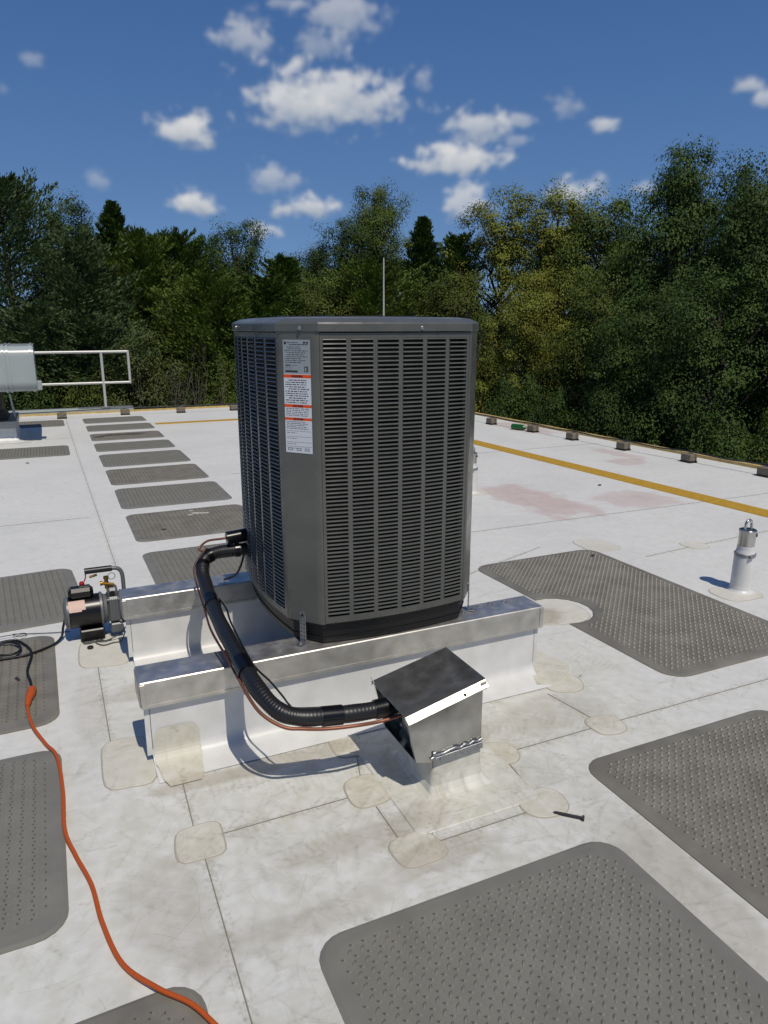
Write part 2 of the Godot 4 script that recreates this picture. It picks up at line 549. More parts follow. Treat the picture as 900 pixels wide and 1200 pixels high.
func build_materials() -> void:
	var fine_tex := scuffed_tile()
	# the roof sheet
	var m := mat("membrane", Color.WHITE, 0.55)
	m.albedo_texture = fine_tex
	m.uv1_scale = Vector3.ONE / 2.3
	var rip := NoiseTexture2D.new()
	rip.width = 1024
	rip.height = 1024
	rip.seamless = true
	rip.as_normal_map = true
	rip.bump_strength = 3.0
	var rn := noise(0.007, 71, 5)
	rip.noise = rn
	m.normal_enabled = true
	m.normal_texture = rip
	m.normal_scale = 0.6
	m.detail_enabled = true
	m.detail_albedo = roof_grime()
	m.detail_blend_mode = BaseMaterial3D.BLEND_MODE_MUL
	m.detail_uv_layer = BaseMaterial3D.DETAIL_UV_2
	textured("flashing_membrane", tone_texture(noise(0.012, 6, 5), 512, Color(0.78, 0.78, 0.765), Color(0.86, 0.86, 0.85)), 0.9, 0.42)
	for q in [["patch_membrane", Color(0.988, 0.974, 0.942)], ["skirt_membrane", Color(1.0, 0.995, 0.98)]]:
		var pm: StandardMaterial3D = m.duplicate()
		pm.resource_name = q[0]
		pm.albedo_color = q[1]
		M[q[0]] = pm
	mat("seam_grime", Color(0.52, 0.51, 0.47), 0.8)
	mat("patch_grime", Color(0.66, 0.635, 0.58), 0.8)
	textured("rubber_pad", tone_texture(noise(0.015, 9, 5), 512, Color(0.448, 0.441, 0.408), Color(0.505, 0.498, 0.462)), 0.8, 0.42)
	textured("rubber_pad_dusty", tone_texture(noise(0.012, 19, 5), 512, Color(0.418, 0.405, 0.368), Color(0.532, 0.518, 0.474)), 0.7, 0.46)
	var rough_tex := tone_texture(noise(0.02, 31, 5), 512, Color(0.45, 0.45, 0.45), Color(1, 1, 1))
	var st := textured("stainless", tone_texture(noise(0.012, 32, 5), 512, Color(0.70, 0.69, 0.66), Color(0.86, 0.85, 0.83)), 1.4, 0.5, 0.85)
	rough_map(st, rough_tex, 0.62)
	var pol := textured("polished_stainless", tone_texture(noise(0.012, 33, 5), 512, Color(0.66, 0.655, 0.64), Color(0.78, 0.78, 0.77)), 1.4, 0.3, 0.96)
	rough_map(pol, rough_tex, 0.3)
	var gal := textured("galvanised", tone_texture(noise(0.06, 34, 3, FastNoiseLite.TYPE_CELLULAR), 512, Color(0.50, 0.51, 0.52), Color(0.72, 0.73, 0.74)), 5.0, 0.45, 0.85)
	rough_map(gal, rough_tex, 0.55)
	var oil := NoiseTexture2D.new()
	oil.width = 512
	oil.height = 512
	oil.seamless = true
	oil.as_normal_map = true
	oil.bump_strength = 2.0
	oil.noise = noise(0.008, 73, 3)
	for q in [st, pol]:
		q.normal_enabled = true
		q.normal_texture = oil
		q.normal_scale = 0.13
	var pt := textured("grey_paint", tone_texture(noise(0.01, 35, 5), 512, Color(0.312, 0.318, 0.300), Color(0.356, 0.361, 0.342)), 1.2, 0.42, 0.0)
	pt.metallic_specular = 0.55
	rough_map(pt, rough_tex, 0.4)
	var lid_steel: StandardMaterial3D = pol.duplicate()
	lid_steel.resource_name = "lid_steel"
	rough_map(lid_steel, rough_tex, 0.5)
	M["lid_steel"] = lid_steel
	mat("black_plastic", Color(0.055, 0.055, 0.058), 0.5)
	mat("coil_black", Color(0.03, 0.032, 0.036), 0.7)
	mat("black_foam", Color(0.11, 0.11, 0.115), 0.4)
	mat("black_tape", Color(0.035, 0.035, 0.04), 0.26)
	mat("black_cord", Color(0.06, 0.06, 0.065), 0.5)
	mat("copper", Color(0.56, 0.37, 0.29), 0.5, 0.6)
	mat("red_brown_wire", Color(0.27, 0.15, 0.115), 0.5)
	mat("orange_cord", Color(0.70, 0.31, 0.075), 0.5)
	mat("brass", Color(0.55, 0.42, 0.18), 0.4, 0.9)
	mat("red_plastic", Color(0.62, 0.03, 0.08), 0.4)
	mat("cast_grey", Color(0.43, 0.44, 0.44), 0.45, 0.3)
	mat("pump_black", Color(0.04, 0.04, 0.044), 0.33)
	mat("pump_label", Color(0.82, 0.70, 0.64), 0.6)
	mat("grey_wire", Color(0.30, 0.30, 0.30), 0.5)
	mat("dark_steel", Color(0.24, 0.24, 0.245), 0.45, 0.6)
	textured("yellow_paint", tone_texture(noise(0.03, 36, 4), 512, Color(0.66, 0.51, 0.12), Color(0.75, 0.60, 0.20)), 1.0, 0.6)
	textured("edge_metal", tone_texture(noise(0.03, 38, 4), 256, Color(0.68, 0.57, 0.33), Color(0.80, 0.70, 0.46)), 1.0, 0.5)
	textured("block_wood", tone_texture(noise(0.03, 39, 5), 256, Color(0.34, 0.31, 0.26), Color(0.56, 0.52, 0.45)), 4.0, 0.85)
	mat("block_pad", Color(0.12, 0.12, 0.115), 0.8)
	mat("cable_grey", Color(0.22, 0.23, 0.25), 0.5, 0.5)
	mat("rail_white", Color(0.74, 0.74, 0.72), 0.4, 0.2)
	mat("duct_paint", Color(0.62, 0.655, 0.65), 0.25)
	mat("green_glass", Color(0.10, 0.34, 0.13), 0.15)
	mat("white_splash", Color(0.72, 0.72, 0.69), 0.8)
	mat("dark_scuff", Color(0.17, 0.165, 0.155), 0.9)
	textured("wall_siding", tone_texture(noise(0.02, 40, 4), 256, Color(0.55, 0.53, 0.49), Color(0.62, 0.60, 0.56)), 0.5, 0.8)
	textured("forest_floor", tone_texture(noise(0.02, 41, 5), 512, Color(0.13, 0.15, 0.08), Color(0.25, 0.25, 0.15)), 0.15, 0.95)
	textured("bark", tone_texture(noise(0.03, 42, 5), 256, Color(0.20, 0.17, 0.14), Color(0.36, 0.32, 0.28)), 1.0, 0.9)
	textured("pale_bark", tone_texture(noise(0.03, 43, 5), 256, Color(0.34, 0.31, 0.28), Color(0.50, 0.47, 0.43)), 1.0, 0.9)
	var sticker := mat("sticker_print", Color.WHITE, 0.4)
	sticker.albedo_texture = label_texture()
	foliage("leaf_cedar_blue", Color(0.086, 0.130, 0.052))
	foliage("leaf_cedar_green", Color(0.070, 0.120, 0.020))
	foliage("leaf_cedar_bright", Color(0.110, 0.155, 0.026))
	foliage("leaf_green", Color(0.098, 0.138, 0.025))
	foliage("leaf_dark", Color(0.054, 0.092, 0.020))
	foliage("leaf_deep", Color(0.060, 0.104, 0.022))
	foliage("leaf_olive", Color(0.104, 0.134, 0.024))
	foliage("leaf_yellow", Color(0.195, 0.215, 0.034))
	foliage("leaf_brown", Color(0.100, 0.118, 0.038))


# ------------------------------------------------------------------ sky
func build_sky() -> PanoramaSkyMaterial:
	var w := 2048
	var h := 1024
	var im := Image.create(w, h, false, Image.FORMAT_RGBF)
	for y in h:
		var el := 90.0 - (y + 0.5) / h * 180.0
		var q: Color
		if el >= 0.0:
			var t := pow(clampf(1.0 - sin(deg_to_rad(el)), 0.0, 1.0), 3.2)
			q = Color(0.027, 0.082, 0.255).lerp(Color(0.145, 0.295, 0.545), t)
			q = q.lerp(Color(0.30, 0.41, 0.58), exp(-el / 3.5) * 0.6)
		else:
			q = Color(0.16, 0.18, 0.17)
		im.fill_rect(Rect2i(0, y, w, 1), q)
	# fair-weather clouds: azimuth, elevation, half widths (degrees), density
	var clouds := [[14.82, 18.49, 1.89, 1.41, 0.62], [21.8, 19.9, 3.2, 1.4, 0.55], [20.4, 18.2, 1.9, 1.2, 0.4], [20.74, 15.02, 6.0, 2.4, 0.85], [18.6, 14.5, 3.0, 1.7, 0.7], [27.55, 16.3, 0.76, 0.87, 0.4], [10.65, 12.85, 2.26, 1.30, 1.0], [10.98, 8.30, 1.64, 1.06, 1.0], [16.51, 10.13, 1.99, 1.16, 0.55], [18.9, 8.25, 2.65, 0.95, 0.95], [4.51, 9.51, 0.88, 0.85, 0.35], [1.29, 16.1, 0.71, 0.46, 0.3], [-0.56, 14.37, 0.55, 0.52, 0.22], [30.0, 11.3, 3.75, 1.35, 1.0], [31.6, 13.4, 2.3, 1.3, 0.75], [34.31, 13.68, 1.34, 0.62, 0.5], [34.0, 12.43, 1.05, 0.48, 0.35], [37.5, 14.4, 1.22, 0.91, 0.38], [40.17, 13.13, 1.2, 0.67, 0.8], [48.79, 14.64, 1.21, 0.52, 0.65], [50.3, 13.9, 0.9, 0.66, 0.7], [30.85, 8.49, 1.6, 1.6, 0.75], [38.85, 9.06, 1.92, 1.05, 0.8], [43.16, 9.08, 0.9, 0.59, 0.4], [17.81, 20.47, 1.46, 0.4, 0.4], [15.62, 6.6, 1.24, 0.76, 0.7]]
	for k in 130:
		var az := rng.randf_range(60.0, 352.0)
		var el := rng.randf_range(5.0, 68.0)
		var sz := rng.randf_range(1.0, 4.5)
		clouds.append([az, el, sz / cos(deg_to_rad(el)), sz * rng.randf_range(0.4, 0.6), rng.randf_range(0.5, 1.0)])
	var big := noise(0.22, 91, 4)
	var fine := noise(0.55, 92, 3)
	for cl in clouds:
		var az: float = wrapf(cl[0], -180.0, 180.0)
		var el: float = cl[1]
		var x0 := int(floor((az - cl[2] * 1.6) / 360.0 * w))
		var x1 := int((az + cl[2] * 1.6) / 360.0 * w) + 1
		var y0 := int((90.0 - el - cl[3] * 1.7) / 180.0 * h)
		var y1 := int((90.0 - el + cl[3] * 1.7) / 180.0 * h) + 1
		for y in range(max(0, y0), min(h / 2, y1)):
			for xx in range(x0, x1):
				var x := posmod(xx, w)
				var a := (xx + 0.5) / w * 360.0
				var e := 90.0 - (y + 0.5) / h * 180.0
				var u: float = (a - az) / (cl[2] * 1.12)
				var v: float = (e - el) / (cl[3] * 1.12)
				var lump := big.get_noise_3d(a * 2.2, e * 3.4, cl[0]) * 0.8 + fine.get_noise_3d(a * 1.9, e * 2.4, cl[1]) * 0.36
				if v < 0.0:
					v *= 1.35   # flat-bottomed
				var r := sqrt(u * u + v * v) - lump * 0.75
				var d: float = smoothstep(1.04, 0.36, r) * cl[4] * 0.97
				if d <= 0.003:
					continue
				var lit := clampf(0.56 + v * 0.95 + lump * 0.4, 0.0, 1.0)
				var q := Color(0.34, 0.395, 0.48).lerp(Color(0.68, 0.685, 0.69), lit)
				im.set_pixel(x, y, im.get_pixel(x, y).lerp(q, d))
	var s := PanoramaSkyMaterial.new()
	s.panorama = ImageTexture.create_from_image(im)
	return s


# ------------------------------------------------------------------ trees
func add_leaf(v: PackedVector3Array, n: PackedVector3Array, c: PackedColorArray, idx: PackedInt32Array, p: Vector3, dir: Vector3, side: Vector3, l: float, w: float, tone: Color) -> void:
	var i := v.size()
	var nn := side.cross(dir).normalized()
	var over := nn.y < 0.0
	if over:
		nn = -nn
	v.append(p)
	v.append(p + dir * l * 0.45 + side * w * 0.5)
	v.append(p + dir * l)
	v.append(p + dir * l * 0.45 - side * w * 0.5)
	for k in 4:
		n.append(nn)
		c.append(tone)
	idx.append_array(PackedInt32Array([i, i + 1, i + 2, i, i + 2, i + 3]) if over else PackedInt32Array([i, i + 2, i + 1, i, i + 3, i + 2]))

func leaf_mesh(v: PackedVector3Array, n: PackedVector3Array, c: PackedColorArray, idx: PackedInt32Array) -> ArrayMesh:
	var a := []
	a.resize(Mesh.ARRAY_MAX)
	a[Mesh.ARRAY_VERTEX] = v
	a[Mesh.ARRAY_NORMAL] = n
	a[Mesh.ARRAY_COLOR] = c
	a[Mesh.ARRAY_INDEX] = idx
	var m := ArrayMesh.new()
	m.add_surface_from_arrays(Mesh.PRIMITIVE_TRIANGLES, a)
	return m

func rand_dir() -> Vector3:
	var z := rng.randf_range(-1.0, 1.0)
	var a := rng.randf() * TAU
	var r := sqrt(1.0 - z * z)
	return Vector3(r * cos(a), z, r * sin(a))

func leaf_at(v: PackedVector3Array, n: PackedVector3Array, c: PackedColorArray, idx: PackedInt32Array, p: Vector3, nn: Vector3, l: float, w: float, tone: Color) -> void:
	var dir := nn.cross(Vector3(rng.randf() - 0.5, rng.randf() - 0.5, rng.randf() - 0.5)).normalized()
	add_leaf(v, n, c, idx, p, dir, dir.cross(nn), l, w, tone)

# leaves of one clump: a lumpy cap, thicker on its upper side
func clump(v: PackedVector3Array, n: PackedVector3Array, c: PackedColorArray, idx: PackedInt32Array, p: Vector3, out: Vector3, size: float, flat: float, count: int, leaf: float, slim: float, tone: float, warm: float) -> void:
	for k in count:
		var d := rand_dir()
		if d.y < -0.1 and rng.randf() < 0.6:
			d.y = -d.y
		var o := d * size * pow(rng.randf(), 0.42)
		o.y *= flat
		var nn := (d * 0.7 + out * 0.3 + Vector3(0, 0.45, 0) + rand_dir() * 0.42).normalized()
		var b := tone * rng.randf_range(0.8, 1.2)
		leaf_at(v, n, c, idx, p + o, nn, leaf * rng.randf_range(0.7, 1.3), leaf * slim, Color(b * (1.0 + warm), b, b * (1.0 - warm * 0.6)))

# A broadleaf 10 m tall: [trunk and limbs, crown]
func broadleaf(seed_: int, width: float, low: float, tips: int, per_tip: int, puff: float, leaf: float, airy := 0.0) -> Array:
	rng.seed = seed_
	var f := noise(0.5, seed_, 3)
	var wood := MB.new()
	var lean := Vector3(rng.randf_range(-0.6, 0.6), 0, rng.randf_range(-0.6, 0.6))
	var axis := func(y: float) -> Vector3: return Vector3(0, y, 0) + lean * sin(y * 0.25)
	var tr := PackedVector3Array()
	var rad := PackedFloat32Array()
	for k in 9:
		var y := k * 1.05
		tr.append(axis.call(y) + Vector3(rng.randf_range(-0.06, 0.06), 0, rng.randf_range(-0.06, 0.06)) * k)
		rad.append(lerpf(0.2, 0.02, k / 8.0))
	wood.tube(tr, 0.2, 7, true, rad)
	var v := PackedVector3Array()
	var n := PackedVector3Array()
	var c := PackedColorArray()
	var idx := PackedInt32Array()
	# leading lobes make the outline uneven
	var lobes := []
	for k in 9:
		var a := rng.randf() * TAU
		var y := rng.randf_range(lerpf(low, 10.0, 0.25), 8.6)
		lobes.append([axis.call(y) + Vector3(cos(a), 0, sin(a)) * width * 0.32 * rng.randf_range(0.3, 1.0) * (1.15 - y / 14.0), rng.randf_range(0.8, 1.6)])
	lobes.append([axis.call(8.6) + Vector3(0.2, 0, -0.3), 1.0])
	lobes.append([axis.call(8.2) + Vector3(-0.6, 0, 0.3), 1.2])
	lobes.append([axis.call(8.5), 1.2])
	lobes.append([axis.call(7.4) + Vector3(0.7, 0, 0.4), 1.5])
	var made := 0
	var tries := 0
	while made < tips and tries < tips * 30:
		tries += 1
		var p: Vector3
		if rng.randf() < 0.6:
			var lb: Array = lobes[rng.randi() % lobes.size()]
			p = lb[0] + rand_dir() * lb[1] * pow(rng.randf(), 0.3)
		else:
			var t := rng.randf()
			var y := lerpf(low, 9.3, t)
			var prof := sin(PI * clampf(0.14 + 0.76 * t, 0.0, 1.0)) * 0.5 * width
			var a := rng.randf() * TAU
			var r := prof * pow(rng.randf(), 0.35)
			p = axis.call(y) + Vector3(cos(a) * r, 0, sin(a) * r)
		if p.y > 9.7 or p.y < low - 0.2:
			continue
		if f.get_noise_3d(p.x, p.y * 1.3, p.z) < -0.14 + airy:
			continue
		made += 1
		var from: Vector3 = axis.call(clampf(p.y - 0.5 - Vector2(p.x, p.z).length() * 0.55, 0.6, 8.4))
		if made % 3 == 0:
			var mid := from.lerp(p, 0.5) + Vector3(rng.randf_range(-0.2, 0.2), -0.15, rng.randf_range(-0.2, 0.2))
			wood.tube(PackedVector3Array([from, mid, p]), 0.03, 4, false, PackedFloat32Array([0.045, 0.025, 0.006]))
		var out: Vector3 = (p - axis.call(p.y - 1.0)).normalized()
		clump(v, n, c, idx, p, out, puff * rng.randf_range(0.55, 1.3), rng.randf_range(0.5, 0.8), int(per_tip * rng.randf_range(0.6, 1.3)), leaf, 0.6, rng.randf_range(0.5, 1.5), rng.randf_range(-0.12, 0.16))
	return [wood.mesh(), leaf_mesh(v, n, c, idx)]

# An eastern cedar 10 m tall: feathery sprays that lift at their tips, massed into soft lobes
func cedar(seed_: int, width: float, sprays: int, per_spray: int, open := 0.0, pointed := 0.75) -> Array:
	rng.seed = seed_
	var wood := MB.new()
	wood.tube(PackedVector3Array([Vector3(0, 0, 0), Vector3(0.05, 4, 0.03), Vector3(-0.04, 8, 0), Vector3(0, 9.6, 0)]), 0.15, 6, true, PackedFloat32Array([0.18, 0.11, 0.05, 0.01]))
	var v := PackedVector3Array()
	var n := PackedVector3Array()
	var c := PackedColorArray()
	var idx := PackedInt32Array()
	var f := noise(0.35, seed_, 3)
	for s in sprays:
		var t := pow(float(s) / sprays, 0.8)
		var y := lerpf(0.3, 9.45, t)
		var a := s * 2.39996 + rng.randf_range(-0.5, 0.5)
		var lump := f.get_noise_3d(cos(a) * 4.0, y * 1.1, sin(a) * 4.0)
		var reach := (pow(1.0 - t, pointed) * width * 0.5 + 0.05) * rng.randf_range(0.6, 1.05) * (1.0 + 0.75 * lump)
		if rng.randf() < open or lump < -0.42:
			continue
		var out := Vector3(cos(a), 0, sin(a))
		var rise := lerpf(0.15, 1.3, t) * rng.randf_range(0.6, 1.3)
		var tone := rng.randf_range(0.6, 1.3) * (1.0 + 0.5 * lump)
		var warm := rng.randf_range(-0.08, 0.12)
		var base := Vector3(0, y, 0)
		var tip := base + out * reach + Vector3(0, reach * rise * 0.5 + 0.1, 0)
		if s % 3 == 0:
			wood.tube(PackedVector3Array([base, base.lerp(tip, 0.8)]), 0.02, 3, false, PackedFloat32Array([0.028, 0.006]))
		var across := out.cross(Vector3.UP)
		for k in per_spray:
			var q := pow(rng.randf(), 0.5)
			var fan := 0.20 * (0.25 + 0.9 * pow(1.0 - t, 0.6)) + 0.16 * reach * (1.1 - q)
			var p := base.lerp(tip, q) + across * rng.randfn(0.0, 0.62) * fan + Vector3.UP * rng.randfn(0.05, 0.34) * fan
			var dir := (out * 0.8 + Vector3.UP * (rise * 0.8 + 0.1) + across * rng.randf_range(-1.0, 1.0) + rand_dir() * 0.35).normalized()
			var nn := (Vector3.UP * 0.8 + out * 0.35 + rand_dir() * 0.8)
			var side := dir.cross(nn).normalized()
			var b := tone * rng.randf_range(0.65, 1.35)
			add_leaf(v, n, c, idx, p, dir, side, rng.randf_range(0.07, 0.14), rng.randf_range(0.026, 0.042), Color(b * (1.0 + warm), b, b * (1.0 - warm)))
	return [wood.mesh(), leaf_mesh(v, n, c, idx)]

# A thicket bush 5 m tall with several stems
func bush(seed_: int, width: float, tips: int, per_tip: int, leaf: float) -> Array:
	rng.seed = seed_
	var wood := MB.new()
	var v := PackedVector3Array()
	var n := PackedVector3Array()
	var c := PackedColorArray()
	var idx := PackedInt32Array()
	for k in tips:
		var a := rng.randf() * TAU
		var t := pow(rng.randf(), 0.7)
		var r := sqrt(maxf(0.02, 1.0 - t * t)) * width * 0.5 * pow(rng.randf(), 0.35)
		var p := Vector3(cos(a) * r, t * 4.7 * rng.randf_range(0.8, 1.0), sin(a) * r)
		if k % 3 == 0:
			var foot := Vector3(cos(a) * 0.3, 0, sin(a) * 0.3)
			wood.tube(PackedVector3Array([foot, foot.lerp(p, 0.55) + Vector3(0, 0.3, 0), p]), 0.03, 4, false, PackedFloat32Array([0.04, 0.02, 0.005]))
		var out := (p - Vector3(0, 1.0, 0)).normalized()
		clump(v, n, c, idx, p, out, 0.42 * rng.randf_range(0.6, 1.3), 0.7, int(per_tip * rng.randf_range(0.6, 1.3)), leaf, 0.5, rng.randf_range(0.5, 1.5), rng.randf_range(-0.08, 0.14))
	return [wood.mesh(), leaf_mesh(v, n, c, idx)]

# Leafless twigs 5 m tall
func bare(seed_: int) -> Array:
	rng.seed = seed_
	var wood := MB.new()
	for s in 7:
		var a := rng.randf() * TAU
		var p := Vector3(rng.randf_range(-0.2, 0.2), 0, rng.randf_range(-0.2, 0.2))
		var d := (Vector3(cos(a) * 0.28, 1, sin(a) * 0.28)).normalized()
		var len := rng.randf_range(3.6, 4.9)
		var stem := PackedVector3Array()
		for k in 7:
			stem.append(p)
			d = (d + rand_dir() * 0.14).normalized()
			p += d * len / 6.0
		wood.tube(stem, 0.02, 5, false, PackedFloat32Array([0.05, 0.04, 0.032, 0.025, 0.018, 0.012, 0.005]))
		for t in 16:
			var q := rng.randf_range(1.6, 5.9)
			var b := stem[int(q)].lerp(stem[int(q) + 1], fmod(q, 1.0))
			var e := (d + rand_dir() * 0.9 + Vector3.UP * 0.4).normalized()
			var l := rng.randf_range(0.4, 1.1)
			wood.tube(PackedVector3Array([b, b + e * l * 0.5, b + (e + rand_dir() * 0.3).normalized() * l]), 0.01, 3, false, PackedFloat32Array([0.014, 0.009, 0.003]))
			for u in 3:
				var g := b + e * l * rng.randf_range(0.3, 0.9)
				wood.tube(PackedVector3Array([g, g + (e + rand_dir() * 0.9).normalized() * 0.4]), 0.006, 3, false, PackedFloat32Array([0.007, 0.002]))
	return [wood.mesh(), null]

func plant(proto: Array, natural: float, called: String, label: String, category: String, group: String, x: float, z: float, height: float, wide: float, turn: float, leaf: String, bark := "bark") -> void:
	var t := thing(called, label, category, Vector3(x, -5.0, z), turn, group)
	var s := Vector3(wide, height / natural, wide)
	var tr := part_mesh("trunk" if category == "tree" else "stem", proto[0], M[bark], t)
	tr.scale = s
	if proto[1]:
		var cr := part_mesh("crown" if category == "tree" else "foliage", proto[1], M[leaf], t)
		cr.scale = s

